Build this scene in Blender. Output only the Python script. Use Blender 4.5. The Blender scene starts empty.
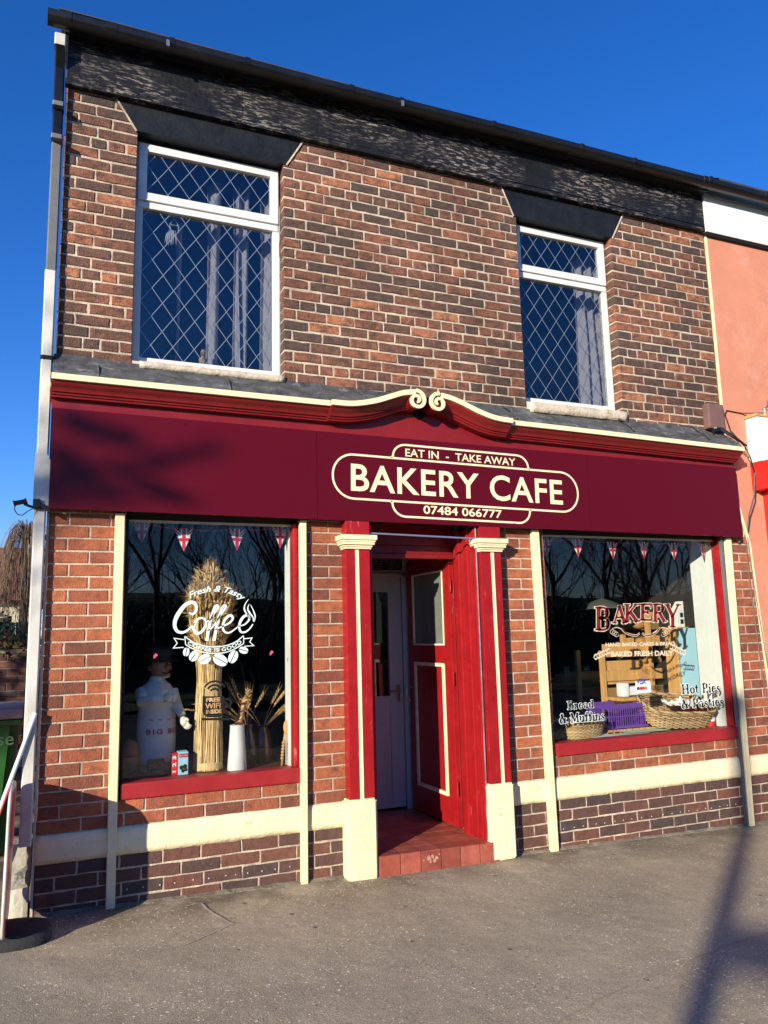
import bpy, bmesh, math, random
from mathutils import Vector, Matrix, noise
random.seed(7)
R = random.Random(11)
PI = math.pi
scene = bpy.context.scene
COL = scene.collection

# ------------------------------------------------------------------ camera
CF, CYAW, CPIT, CROL = 775.0, 0.3996, 0.15518, -0.02476
CP = Vector((0.07005, -5.0, 1.55))
_f = Vector((math.sin(CYAW)*math.cos(CPIT), math.cos(CYAW)*math.cos(CPIT), math.sin(CPIT)))
_r0 = Vector((math.cos(CYAW), -math.sin(CYAW), 0)); _u0 = _r0.cross(_f)
_R = _r0*math.cos(CROL)+_u0*math.sin(CROL); _U = -_r0*math.sin(CROL)+_u0*math.cos(CROL)
def bp(px, py, Y=0.0):
    """survey helper: the point of the plane y=Y seen at a pixel -> (x, z)"""
    d = _f+_R*((px-384)/CF)-_U*((py-512)/CF)
    q = CP+d*((5+Y)/d.y)
    return q.x, q.z
def bp3(px, py, Y=0.0):
    x, z = bp(px, py, Y); return (x, Y, z)
def gz(x):
    return 0.045-0.021*max(-3, min(8, x))

# ------------------------------------------------------------------ materials
def mat(name, base, rough=0.6, var=0.0, vscale=8.0, bump=0.0, bscale=40.0, metal=0.0, spec=0.5, second=None, mask=None, stretch=None, island=None, coat=0.0, emit=None, macro=0.0, cluster=None):
    m = bpy.data.materials.new(name); m.use_nodes = True
    nt = m.node_tree; N = nt.nodes; L = nt.links
    bs = N['Principled BSDF']
    bs.inputs['Roughness'].default_value = rough
    bs.inputs['Metallic'].default_value = metal
    bs.inputs['Specular IOR Level'].default_value = spec
    bs.inputs['Coat Weight'].default_value = coat
    base4 = (*base, 1)
    tc = N.new('ShaderNodeTexCoord'); mp = N.new('ShaderNodeMapping')
    L.new(tc.outputs['Object'], mp.inputs[0])
    if stretch: mp.inputs['Scale'].default_value = stretch
    col = None
    if island:
        g = N.new('ShaderNodeNewGeometry'); r = N.new('ShaderNodeValToRGB')
        r.color_ramp.interpolation = 'LINEAR'
        els = r.color_ramp.elements
        els[0].position = island[0][0]; els[0].color = (*island[0][1], 1)
        els[1].position = island[-1][0]; els[1].color = (*island[-1][1], 1)
        for p, c in island[1:-1]:
            e = els.new(p); e.color = (*c, 1)
        L.new(g.outputs['Random Per Island'], r.inputs[0]); col = r.outputs[0]
    if var > 0:
        n = N.new('ShaderNodeTexNoise'); n.inputs['Scale'].default_value = vscale; n.inputs['Detail'].default_value = 6
        n.inputs['Roughness'].default_value = 0.65
        L.new(mp.outputs[0], n.inputs['Vector'])
        mr = N.new('ShaderNodeMapRange'); mr.inputs[1].default_value = 0.3; mr.inputs[2].default_value = 0.7
        mr.inputs[3].default_value = 1-var; mr.inputs[4].default_value = 1+var
        L.new(n.outputs[0], mr.inputs[0])
        mx = N.new('ShaderNodeMix'); mx.data_type = 'RGBA'; mx.blend_type = 'MULTIPLY'; mx.inputs[0].default_value = 1
        if col: L.new(col, mx.inputs[6])
        else: mx.inputs[6].default_value = base4
        L.new(mr.outputs[0], mx.inputs[7]); col = mx.outputs[2]
        rr = N.new('ShaderNodeMapRange'); rr.inputs[1].default_value = 0.3; rr.inputs[2].default_value = 0.7
        rr.inputs[3].default_value = max(0.02, rough-0.08); rr.inputs[4].default_value = min(1, rough+0.1)
        L.new(n.outputs[0], rr.inputs[0]); L.new(rr.outputs[0], bs.inputs['Roughness'])
    if second:
        # mask = (scale, lo, hi, mapping scale)
        sc_, lo, hi, ms = mask
        mp2 = N.new('ShaderNodeMapping'); mp2.inputs['Scale'].default_value = ms; L.new(tc.outputs['Object'], mp2.inputs[0])
        n2 = N.new('ShaderNodeTexNoise'); n2.inputs['Scale'].default_value = sc_; n2.inputs['Detail'].default_value = 8; n2.inputs['Roughness'].default_value = 0.7
        L.new(mp2.outputs[0], n2.inputs['Vector'])
        m2 = N.new('ShaderNodeMapRange'); m2.inputs[1].default_value = lo; m2.inputs[2].default_value = hi
        L.new(n2.outputs[0], m2.inputs[0])
        if cluster:
            n5 = N.new('ShaderNodeTexNoise'); n5.inputs['Scale'].default_value = cluster[0]; n5.inputs['Detail'].default_value = 3
            L.new(tc.outputs['Object'], n5.inputs['Vector'])
            m5 = N.new('ShaderNodeMapRange'); m5.inputs[1].default_value = cluster[1]; m5.inputs[2].default_value = cluster[2]; L.new(n5.outputs[0], m5.inputs[0])
            mu5 = N.new('ShaderNodeMath'); mu5.operation = 'MULTIPLY'; L.new(m2.outputs[0], mu5.inputs[0]); L.new(m5.outputs[0], mu5.inputs[1]); m2 = mu5
        mx2 = N.new('ShaderNodeMix'); mx2.data_type = 'RGBA'
        L.new(m2.outputs[0], mx2.inputs[0])
        if col: L.new(col, mx2.inputs[6])
        else: mx2.inputs[6].default_value = base4
        mx2.inputs[7].default_value = (*second, 1); col = mx2.outputs[2]
    if macro and col:
        n6 = N.new('ShaderNodeTexNoise'); n6.inputs['Scale'].default_value = 1.3; n6.inputs['Detail'].default_value = 4; L.new(tc.outputs['Object'], n6.inputs['Vector'])
        m6 = N.new('ShaderNodeMapRange'); m6.inputs[1].default_value = .35; m6.inputs[2].default_value = .65; m6.inputs[3].default_value = 1-macro; m6.inputs[4].default_value = 1+macro*.6; L.new(n6.outputs[0], m6.inputs[0])
        x6 = N.new('ShaderNodeMix'); x6.data_type = 'RGBA'; x6.blend_type = 'MULTIPLY'; x6.inputs[0].default_value = 1; L.new(col, x6.inputs[6]); L.new(m6.outputs[0], x6.inputs[7]); col = x6.outputs[2]
    if col: L.new(col, bs.inputs['Base Color'])
    else: bs.inputs['Base Color'].default_value = base4
    if bump > 0:
        nb = N.new('ShaderNodeTexNoise'); nb.inputs['Scale'].default_value = bscale; nb.inputs['Detail'].default_value = 8
        L.new(mp.outputs[0], nb.inputs['Vector'])
        b = N.new('ShaderNodeBump'); b.inputs['Strength'].default_value = bump; b.inputs['Distance'].default_value = 0.01
        L.new(nb.outputs[0], b.inputs['Height']); L.new(b.outputs[0], bs.inputs['Normal'])
    if emit:
        bs.inputs['Emission Color'].default_value = (*emit[0], 1); bs.inputs['Emission Strength'].default_value = emit[1]
    return m

def glass_mat(name, tint=(1, 1, 1), rmin=0.05, ior=1.5, rough=0.0):
    m = bpy.data.materials.new(name); m.use_nodes = True
    nt = m.node_tree; N = nt.nodes; L = nt.links
    N.remove(N['Principled BSDF'])
    out = N['Material Output']
    t = N.new('ShaderNodeBsdfTransparent'); t.inputs[0].default_value = (*tint, 1)
    g = N.new('ShaderNodeBsdfGlossy'); g.inputs['Roughness'].default_value = rough
    lw = N.new('ShaderNodeLayerWeight'); lw.inputs[0].default_value = .5
    pw = N.new('ShaderNodeMath'); pw.operation = 'POWER'; pw.inputs[1].default_value = 4.0; L.new(lw.outputs['Facing'], pw.inputs[0])
    tc = N.new('ShaderNodeTexCoord'); nb = N.new('ShaderNodeTexNoise'); nb.inputs['Scale'].default_value = 2.2; nb.inputs['Detail'].default_value = 1
    L.new(tc.outputs['Object'], nb.inputs['Vector'])
    b = N.new('ShaderNodeBump'); b.inputs['Strength'].default_value = 0.05; b.inputs['Distance'].default_value = 0.02
    L.new(nb.outputs[0], b.inputs['Height']); L.new(b.outputs[0], g.inputs['Normal'])
    mm = N.new('ShaderNodeMath'); mm.operation = 'MULTIPLY_ADD'; mm.inputs[1].default_value = .92; mm.inputs[2].default_value = rmin
    mm.use_clamp = True
    L.new(pw.outputs[0], mm.inputs[0])
    mix = N.new('ShaderNodeMixShader'); L.new(mm.outputs[0], mix.inputs[0]); L.new(t.outputs[0], mix.inputs[1]); L.new(g.outputs[0], mix.inputs[2])
    L.new(mix.outputs[0], out.inputs[0])
    return m

UP = [(0, (.080, .050, .040)), (.25, (.110, .058, .042)), (.5, (.165, .070, .043)), (.75, (.205, .080, .046)), (.90, (.245, .092, .050)), (.96, (.33, .115, .055)), (1, (.42, .17, .08))]
LO = [(0, (.17, .056, .032)), (.25, (.25, .073, .036)), (.6, (.33, .095, .040)), (.9, (.40, .122, .048)), (1, (.26, .08, .041))]
PL = [(0, (.062, .042, .036)), (.35, (.085, .044, .034)), (.7, (.12, .050, .035)), (1, (.16, .062, .038))]
M = {}
M['brick_up'] = mat('brick_weathered', (.2, .07, .04), .88, .5, 24, .8, 90, island=UP, second=(.050, .036, .030), mask=(11, .47, .66, (1, 1, 1.6)), macro=.32)
M['brick_lo'] = mat('brick_orange', (.3, .08, .04), .85, .34, 26, .7, 110, island=LO, second=(.09, .042, .030), mask=(9, .52, .74, (1, 1, 1.4)), macro=.2)
M['brick_pl'] = mat('brick_blue_black', (.06, .03, .03), .8, .35, 24, .5, 90, island=PL, second=(.33, .28, .24), mask=(16, .63, .78, (1, 1, 2.5)))
M['mortar'] = mat('mortar', (.56, .45, .33), .95, .3, 14, .7, 120, second=(.28, .22, .165), mask=(6, .5, .7, (1, 1, 1)), macro=.25)
M['mortar_dark'] = mat('old_mortar', (.20, .165, .145), .95, .35, 14, .7, 120)
M['cream'] = mat('cream_paint', (.80, .70, .43), .5, .09, 9, .15, 60, second=(.50, .40, .24), mask=(18, .62, .74, (1, 1, 1)), cluster=(2.5, .42, .62))
M['cream_rough'] = mat('cream_masonry_paint', (.83, .72, .44), .75, .08, 7, .55, 34, second=(.42, .34, .22), mask=(13, .58, .76, (1, 1, 1)), macro=.10)
M['cream_old'] = mat('flaking_cream_paint', (.80, .68, .40), .6, .10, 9, .35, 50, second=(.35, .28, .18), mask=(20, .66, .72, (1, 1, .3)))
M['red'] = mat('red_gloss_paint', (.31, .009, .011), .34, .14, 7, .16, 30, second=(.48, .12, .10), mask=(26, .61, .67, (1, 1, .22)), cluster=(3, .40, .58))
M['red_cornice'] = mat('red_cornice_paint', (.20, .010, .011), .36, .12, 5, .12, 40)
M['red_dull'] = mat('brick_red_sill_paint', (.31, .016, .018), .45, .12, 6, .12, 30, second=(.46, .16, .15), mask=(14, .66, .8, (1, 1, 4)))
M['maroon'] = mat('maroon_sign_panel', (.092, .0022, .0085), .33, .0, spec=.25)
M['letter'] = mat('cream_vinyl_lettering', (.84, .74, .46), .45)
M['black_paint'] = mat('black_masonry_paint', (.010, .0115, .014), .5, .3, 8, .3, 45, spec=.3)
M['frieze'] = mat('peeling_black_paint', (.010, .010, .0115), .5, .3, 6, .5, 40, spec=.3, second=(.25, .215, .18), mask=(14, .525, .60, (1, 1, 5.5)), cluster=(1.7, .42, .60))
M['gutter'] = mat('black_plastic', (.007, .007, .008), .33, .3, 5, .08, 30)
M['pipe_white'] = mat('weathered_white_plastic', (.58, .56, .50), .4, .14, 5, .05, 30, second=(.38, .36, .31), mask=(3, .5, .7, (2, 2, .6)))
M['pipe_grey'] = mat('grey_painted_pipe', (.13, .135, .14), .45, .15, 5, .1, 30)
M['upvc'] = mat('white_upvc', (.70, .69, .66), .3, .08, 5, second=(.45, .42, .36), mask=(6, .60, .78, (1, 1, 3)))
M['lead'] = mat('lead_flashing', (.085, .085, .083), .55, .5, 9, .9, 12, metal=.15, second=(.24, .245, .24), mask=(9, .54, .70, (1, 1, 2)))
M['leading'] = mat('lead_came_strip', (.30, .35, .40), .35, metal=.5)
M['stone'] = mat('window_sill_stone', (.55, .46, .35), .85, .2, 14, .8, 40, second=(.24, .17, .08), mask=(13, .56, .7, (1, 1, 1)))
M['pink'] = mat('coral_render_paint', (.58, .225, .135), .8, .08, 3, .3, 60, second=(.64, .33, .24), mask=(1.6, .52, .72, (1, 1, 1)))
M['white_board'] = mat('white_painted_board', (.78, .77, .72), .55, .07, 3, .05, 20, second=(.5, .45, .36), mask=(2.6, .66, .8, (3, 1, .4)))
M['bright_red'] = mat('bright_red_sign_paint', (.72, .02, .015), .35, .08, 5)
M['glass'] = glass_mat('shop_glass', (.95, .97, .96), .045)
M['glass_up'] = glass_mat('upper_window_glass', (.74, .76, .78), .10)
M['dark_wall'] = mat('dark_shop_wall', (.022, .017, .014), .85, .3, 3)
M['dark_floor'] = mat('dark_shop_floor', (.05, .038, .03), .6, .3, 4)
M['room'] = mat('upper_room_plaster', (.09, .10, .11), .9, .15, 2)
M['tile'] = mat('quarry_tile', (.30, .075, .048), .45, .25, 12, .2, 60, island=[(0, (.22, .055, .038)), (.5, (.31, .075, .045)), (1, (.38, .10, .065))], second=(.42, .30, .26), mask=(9, .66, .8, (1, 1, 1)))
M['grout'] = mat('tile_grout', (.14, .09, .075), .9)
M['door_white'] = mat('white_door_paint', (.42, .41, .41), .45, .06, 4)
M['brass'] = mat('brass', (.45, .30, .10), .3, metal=1)
M['steel'] = mat('galvanised_steel', (.42, .43, .44), .35, .15, 8, metal=.8)
M['blue_rod'] = mat('grey_blue_rod', (.16, .18, .30), .35)
M['black_plastic'] = mat('matt_black_plastic', (.012, .012, .013), .45, .2, 12)
M['rubber'] = mat('black_rubber', (.018, .018, .019), .75, .35, 10, .4, 60, second=(.13, .12, .10), mask=(7, .6, .75, (1, 1, 1)))
M['brown_box'] = mat('brown_alarm_box', (.17, .09, .075), .6, .12, 10, .1, 40)
M['straw'] = mat('straw', (.56, .35, .13), .75, .15, 30, .0, island=[(0, (.45, .27, .10)), (.5, (.70, .46, .20)), (1, (.82, .60, .32))])
M['straw_dark'] = mat('dried_seed_heads', (.36, .21, .08), .85, island=[(0, (.28, .15, .055)), (.6, (.52, .31, .12)), (1, (.70, .47, .22))])
M['wicker'] = mat('wicker', (.30, .17, .07), .7, island=[(0, (.24, .13, .05)), (.5, (.46, .29, .13)), (1, (.62, .43, .22))])
M['wood'] = mat('pine_wood', (.62, .32, .11), .5, .25, 5, .1, 20, stretch=(6, 6, .6))
M['wood_dark'] = mat('dark_wood', (.10, .045, .02), .5, .3, 5)
M['purple'] = mat('purple_plastic', (.15, .06, .33), .35)
M['light_blue'] = mat('pale_blue_card', (.36, .62, .74), .6, .05, 4)
M['paper'] = mat('white_paper', (.80, .79, .75), .7, .05, 12, .2, 20)
M['green_paper'] = mat('pale_green_paper', (.55, .66, .42), .7)
M['white_ceramic'] = mat('white_ceramic', (.74, .73, .69), .3, .05, 5)
M['brown_glass'] = mat('brown_glazed_jar', (.045, .018, .010), .15)
M['bread'] = mat('bread_crust', (.42, .19, .06), .7, .35, 24, .5, 50)
M['flour_white'] = mat('flour_slash', (.72, .55, .36), .8)
M['coat'] = mat('baker_white_cloth', (.80, .78, .73), .8, .07, 10, .2, 25)
M['glove'] = mat('pale_glove', (.78, .72, .62), .6)
M['skin'] = mat('painted_face', (.42, .20, .13), .5, .1, 10)
M['cap'] = mat('charcoal_cap', (.022, .021, .021), .7)
M['salt'] = mat('orange_salt_lamp', (.36, .13, .05), .55, .3, 12, .5, 20)
M['lamp_metal'] = mat('brushed_pendant_metal', (.32, .33, .31), .28, metal=.7)
M['ink_red'] = mat('dark_red_vinyl', (.19, .012, .012), .45)
M['ink_cream'] = mat('pale_cream_vinyl', (.70, .60, .42), .5)
M['ink_black'] = mat('black_vinyl', (.012, .012, .012), .4)
M['ink_white'] = mat('white_vinyl', (.82, .86, .83), .5)
M['ink_mint'] = mat('pale_mint_vinyl', (.74, .86, .82), .5)
M['ink_blue'] = mat('blue_vinyl', (.02, .05, .35), .5)
M['pink_spot'] = mat('pink_sticker', (.80, .10, .16), .5)
M['ink_brightred'] = mat('red_vinyl', (.65, .02, .03), .5)
M['flag_blue'] = mat('flag_blue_cloth', (.010, .018, .10), .8)
M['flag_white'] = mat('flag_white_cloth', (.78, .76, .72), .8)
M['flag_red'] = mat('flag_red_cloth', (.50, .015, .045), .8)
M['curtain'] = mat('pale_lilac_curtain', (.60, .55, .55), .85, .06, 10)
M['bin_green'] = mat('green_bin_plastic', (.014, .095, .016), .4, .12, 5, .05, 20)
M['bin_lid'] = mat('grey_bin_lid', (.22, .19, .18), .55, .2, 8)
M['bin_text'] = mat('grey_green_print', (.09, .19, .09), .6)
M['concrete'] = mat('weathered_concrete', (.34, .31, .25), .9, .3, 8, .7, 30, second=(.08, .075, .07), mask=(6, .54, .62, (1, 1, 1)))
M['conc_cream'] = mat('cream_gully_block', (.55, .50, .38), .9, .2, 9, .6, 30)
M['bark'] = mat('bark', (.045, .034, .025), .9, .3, 14, .6, 20)
M['twig'] = mat('twigs', (.07, .042, .028), .9, .2, 4)
M['leaf'] = mat('ivy_leaves', (.07, .09, .02), .7, island=[(0, (.035, .06, .012)), (.4, (.10, .12, .025)), (.7, (.20, .13, .04)), (.85, (.34, .10, .06)), (1, (.05, .08, .015))])
M['evergreen'] = mat('evergreen_leaves', (.02, .035, .014), .7, island=[(0, (.008, .016, .007)), (.7, (.025, .042, .014)), (1, (.045, .06, .02))])
M['roof_red'] = mat('red_roof_tiles', (.20, .075, .045), .85, .3, 6, .4, 20)
M['slate'] = mat('roof_slate', (.045, .045, .05), .7, .3, 5, .4, 20)
M['render_cream'] = mat('cream_house_render', (.62, .54, .38), .85, .08, 4)
M['fence_green'] = mat('dark_green_fence', (.012, .045, .030), .6, .2, 6)
M['grass'] = mat('bank_grass', (.055, .075, .02), .95, .35, 3, .6, 20)
M['kerb'] = mat('kerb_stone', (.24, .23, .21), .85, .2, 6, .4, 40)
M['road'] = mat('road_asphalt', (.055, .055, .055), .9, .25, 8, .7, 120)
M['dirt'] = mat('dirty_mortar_fillet', (.20, .165, .115), .95, .4, 9, .8, 50)
M['seam'] = mat('pale_crack_filler', (.52, .45, .34), .95, .3, 12)
M['seam_dark'] = mat('dark_seam', (.36, .30, .22), .95, .3, 12)

def pavement_mat():
    m = bpy.data.materials.new('pavement_tarmac'); m.use_nodes = True
    nt = m.node_tree; N = nt.nodes; L = nt.links; bs = N['Principled BSDF']
    bs.inputs['Roughness'].default_value = .88; bs.inputs['Specular IOR Level'].default_value = .25
    tc = N.new('ShaderNodeTexCoord')
    def noi(s, d=6, r=.6):
        n = N.new('ShaderNodeTexNoise'); n.inputs['Scale'].default_value = s; n.inputs['Detail'].default_value = d; n.inputs['Roughness'].default_value = r
        L.new(tc.outputs['Object'], n.inputs['Vector']); return n
    n1 = noi(1.1, 5); r1 = N.new('ShaderNodeValToRGB')
    r1.color_ramp.elements[0].position = .32; r1.color_ramp.elements[0].color = (.325, .268, .180, 1)
    r1.color_ramp.elements[1].position = .70; r1.color_ramp.elements[1].color = (.48, .398, .268, 1)
    L.new(n1.outputs[0], r1.inputs[0])
    n2 = noi(150, 3); m2 = N.new('ShaderNodeMapRange'); m2.inputs[1].default_value = .3; m2.inputs[2].default_value = .7; m2.inputs[3].default_value = .62; m2.inputs[4].default_value = 1.38
    L.new(n2.outputs[0], m2.inputs[0])
    mx = N.new('ShaderNodeMix'); mx.data_type = 'RGBA'; mx.blend_type = 'MULTIPLY'; mx.inputs[0].default_value = 1
    L.new(r1.outputs[0], mx.inputs[6]); L.new(m2.outputs[0], mx.inputs[7])
    # scattered pale stone chips: voronoi cells, only some of them, thinned by a slow noise
    def chips(scale, size, thr, prev, colr):
        v = N.new('ShaderNodeTexVoronoi'); v.inputs['Scale'].default_value = scale; L.new(tc.outputs['Object'], v.inputs['Vector'])
        sep = N.new('ShaderNodeSeparateColor'); L.new(v.outputs['Color'], sep.inputs[0])
        lt = N.new('ShaderNodeMath'); lt.operation = 'LESS_THAN'; lt.inputs[1].default_value = size; L.new(v.outputs['Distance'], lt.inputs[0])
        ns = noi(1.9, 4); th = N.new('ShaderNodeMath'); th.operation = 'MULTIPLY_ADD'; th.inputs[1].default_value = -.85; th.inputs[2].default_value = thr+.43
        L.new(ns.outputs[0], th.inputs[0])
        gt = N.new('ShaderNodeMath'); gt.operation = 'GREATER_THAN'; L.new(sep.outputs[0], gt.inputs[0]); L.new(th.outputs[0], gt.inputs[1])
        mu = N.new('ShaderNodeMath'); mu.operation = 'MULTIPLY'; L.new(lt.outputs[0], mu.inputs[0]); L.new(gt.outputs[0], mu.inputs[1])
        x = N.new('ShaderNodeMix'); x.data_type = 'RGBA'; L.new(mu.outputs[0], x.inputs[0]); L.new(prev, x.inputs[6]); x.inputs[7].default_value = (*colr, 1)
        return x.outputs[2]
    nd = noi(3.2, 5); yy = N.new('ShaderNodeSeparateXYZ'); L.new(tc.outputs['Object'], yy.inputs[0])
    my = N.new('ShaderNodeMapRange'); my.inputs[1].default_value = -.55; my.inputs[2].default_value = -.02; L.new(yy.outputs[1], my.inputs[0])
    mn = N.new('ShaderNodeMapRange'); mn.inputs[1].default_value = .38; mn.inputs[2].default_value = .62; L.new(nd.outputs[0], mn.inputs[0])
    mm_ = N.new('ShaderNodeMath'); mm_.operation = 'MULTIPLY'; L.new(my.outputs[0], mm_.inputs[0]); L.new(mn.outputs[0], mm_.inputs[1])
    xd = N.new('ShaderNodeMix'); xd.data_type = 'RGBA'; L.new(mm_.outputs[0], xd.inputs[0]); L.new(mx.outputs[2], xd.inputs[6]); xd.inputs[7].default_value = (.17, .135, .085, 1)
    c = chips(74, .33, .90, xd.outputs[2], (.78, .68, .52))
    c = chips(38, .24, .955, c, (.85, .74, .56))
    c = chips(130, .36, .88, c, (.50, .42, .31))
    c = chips(30, .14, .95, c, (.05, .045, .035))
    c = chips(5, .075, .62, c, (.17, .14, .11))
    L.new(c, bs.inputs['Base Color'])
    n3 = noi(170, 4); n4 = noi(5, 3)
    ad = N.new('ShaderNodeMath'); ad.operation = 'MULTIPLY_ADD'; ad.inputs[1].default_value = 3; L.new(n4.outputs[0], ad.inputs[0]); L.new(n3.outputs[0], ad.inputs[2])
    b = N.new('ShaderNodeBump'); b.inputs['Strength'].default_value = .75; b.inputs['Distance'].default_value = .006
    L.new(ad.outputs[0], b.inputs['Height']); L.new(b.outputs[0], bs.inputs['Normal'])
    return m
M['pave'] = pavement_mat()

# ------------------------------------------------------------------ object helpers
def empty(name, loc, label, cat, group=None):
    o = bpy.data.objects.new(name, None); COL.objects.link(o); o.location = loc; o.empty_display_size = .1
    o['label'] = label; o['category'] = cat
    if group: o['group'] = group
    return o
def world_loc(o):
    v = Vector((0, 0, 0))
    while o is not None:
        v += o.location; o = o.parent
    return v
class MB:
    def __init__(s): s.v = []; s.f = []; s.m = []; s.cur = 0; s.mats = []
    def use(s, m):
        if m not in s.mats: s.mats.append(m)
        s.cur = s.mats.index(m); return s
    def add(s, vs, fs):
        b = len(s.v); s.v.extend(tuple(v) for v in vs); s.f.extend([tuple(b+i for i in f) for f in fs]); s.m.extend([s.cur]*len(fs)); return s
    def box(s, x0, x1, y0, y1, z0, z1, tz=0):
        """tz: drop of the box over its x length (slopes the top and bottom)"""
        v = [(x0, y0, z0), (x1, y0, z0-tz), (x1, y1, z0-tz), (x0, y1, z0), (x0, y0, z1), (x1, y0, z1-tz), (x1, y1, z1-tz), (x0, y1, z1)]
        return s.add(v, [(0, 1, 5, 4), (1, 2, 6, 5), (2, 3, 7, 6), (3, 0, 4, 7), (4, 5, 6, 7), (3, 2, 1, 0)])
    def bev(s, x0, x1, y0, y1, z0, z1, b=.006):
        """box with all edges chamfered"""
        bm = bmesh.new(); bmesh.ops.create_cube(bm, size=1)
        for q in bm.verts: q.co = Vector(((x0+x1)/2+q.co.x*(x1-x0), (y0+y1)/2+q.co.y*(y1-y0), (z0+z1)/2+q.co.z*(z1-z0)))
        bmesh.ops.bevel(bm, geom=bm.edges[:], offset=b, segments=2, affect='EDGES', profile=.6)
        return s.bm(bm)
    def bm(s, bm):
        bm.verts.index_update(); s.add([q.co for q in bm.verts], [[q.index for q in f.verts] for f in bm.faces]); bm.free(); return s
    def prism(s, poly, y0, y1):
        """poly: (x,z) outline counter-clockwise seen from -y"""
        n = len(poly); v = [(x, y0, z) for x, z in poly]+[(x, y1, z) for x, z in poly]
        fs = [tuple(range(n)), tuple(range(2*n-1, n-1, -1))]+[(i+n, (i+1) % n+n, (i+1) % n, i) for i in range(n)]
        return s.add(v, fs)
    def tube(s, pts, r, n=8, caps=True):
        pts = [Vector(p) for p in pts]; k = len(pts)
        rs = r if isinstance(r, (list, tuple)) else [r]*k
        vs = []; fs = []
        prev = None
        for i, p in enumerate(pts):
            d = (pts[min(i+1, k-1)]-pts[max(i-1, 0)])
            if d.length < 1e-9: d = Vector((0, 0, 1))
            d.normalize()
            a = prev if prev is not None else (Vector((0, 0, 1)) if abs(d.z) < .9 else Vector((1, 0, 0)))
            a = (a-d*a.dot(d))
            if a.length < 1e-6: a = Vector((0, 1, 0))-d*d.y
            a.normalize(); prev = a; b = d.cross(a)
            for j in range(n):
                t = 2*PI*j/n; vs.append(p+(a*math.cos(t)+b*math.sin(t))*rs[i])
        for i in range(k-1):
            for j in range(n):
                fs.append((i*n+j, i*n+(j+1) % n, (i+1)*n+(j+1) % n, (i+1)*n+j))
        if caps: fs += [tuple(range(n-1, -1, -1)), tuple((k-1)*n+j for j in range(n))]
        return s.add(vs, fs)
    def lathe(s, prof, c=(0, 0, 0), n=20, sx=1, sy=1):
        vs = []; fs = []; k = len(prof)
        for r, z in prof:
            for j in range(n):
                t = 2*PI*j/n; vs.append((c[0]+r*math.cos(t)*sx, c[1]+r*math.sin(t)*sy, c[2]+z))
        for i in range(k-1):
            for j in range(n): fs.append((i*n+j, i*n+(j+1) % n, (i+1)*n+(j+1) % n, (i+1)*n+j))
        fs += [tuple(range(n-1, -1, -1)), tuple((k-1)*n+j for j in range(n))]
        return s.add(vs, fs)
    def ball(s, c, r, n=12, m=8, sc=(1, 1, 1)):
        prof = [(r*math.sin(PI*i/m)+1e-4, -r*math.cos(PI*i/m)) for i in range(m+1)]
        b = len(s.v); s.lathe(prof, (0, 0, 0), n)
        for i in range(b, len(s.v)):
            x, y, z = s.v[i]; s.v[i] = (c[0]+x*sc[0], c[1]+y*sc[1], c[2]+z*sc[2])
        return s
    def ribbon(s, pts, w, y, th=.0012, closed=False):
        """flat band of width w along (x,z) points on the plane y, facing -y"""
        P = [Vector((p[0], p[1])) for p in pts]; n = len(P)
        ws = w if isinstance(w, (list, tuple)) else [w]*n
        A = []; B = []
        for i in range(n):
            if closed: d0 = P[i]-P[i-1]; d1 = P[(i+1) % n]-P[i]
            else:
                d0 = P[i]-P[i-1] if i > 0 else P[1]-P[0]
                d1 = P[i+1]-P[i] if i < n-1 else P[i]-P[i-1]
            d0 = d0.normalized() if d0.length > 1e-9 else Vector((1, 0)); d1 = d1.normalized() if d1.length > 1e-9 else d0
            nn = Vector((-(d0.y+d1.y), d0.x+d1.x))
            if nn.length < 1e-6: nn = Vector((-d0.y, d0.x))
            nn.normalize(); c = max(.45, nn.dot(Vector((-d0.y, d0.x))))
            A.append(P[i]+nn*ws[i]/2/c); B.append(P[i]-nn*ws[i]/2/c)
        vs = []
        for q in A: vs.append((q.x, y-th, q.y))
        for q in B: vs.append((q.x, y-th, q.y))
        for q in A: vs.append((q.x, y, q.y))
        for q in B: vs.append((q.x, y, q.y))
        fs = []
        rng = range(n) if closed else range(n-1)
        for i in rng:
            j = (i+1) % n
            fs += [(i, n+i, n+j, j), (i, j, 2*n+j, 2*n+i), (n+j, n+i, 3*n+i, 3*n+j)]
        if not closed: fs += [(n, 0, 2*n, 3*n), (n-1, 2*n-1, 4*n-1, 3*n-1)]
        return s.add(vs, fs)
    def make(s, name, m=None, parent=None, smooth=False, label=None):
        me = bpy.data.meshes.new(name)
        off = world_loc(parent) if parent else Vector((0, 0, 0))
        me.from_pydata([tuple(Vector(v)-off) for v in s.v], [], s.f)
        if s.mats:
            for q in s.mats: me.materials.append(q)
            me.polygons.foreach_set('material_index', s.m)
        elif m: me.materials.append(m)
        if smooth: me.polygons.foreach_set('use_smooth', [True]*len(me.polygons))
        me.update()
        o = bpy.data.objects.new(name, me); COL.objects.link(o)
        if smooth == 'auto':
            try: me.set_sharp_from_angle(angle=math.radians(40))
            except Exception: pass
        if parent: o.parent = parent
        if label: o['label'] = label
        return o
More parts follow.
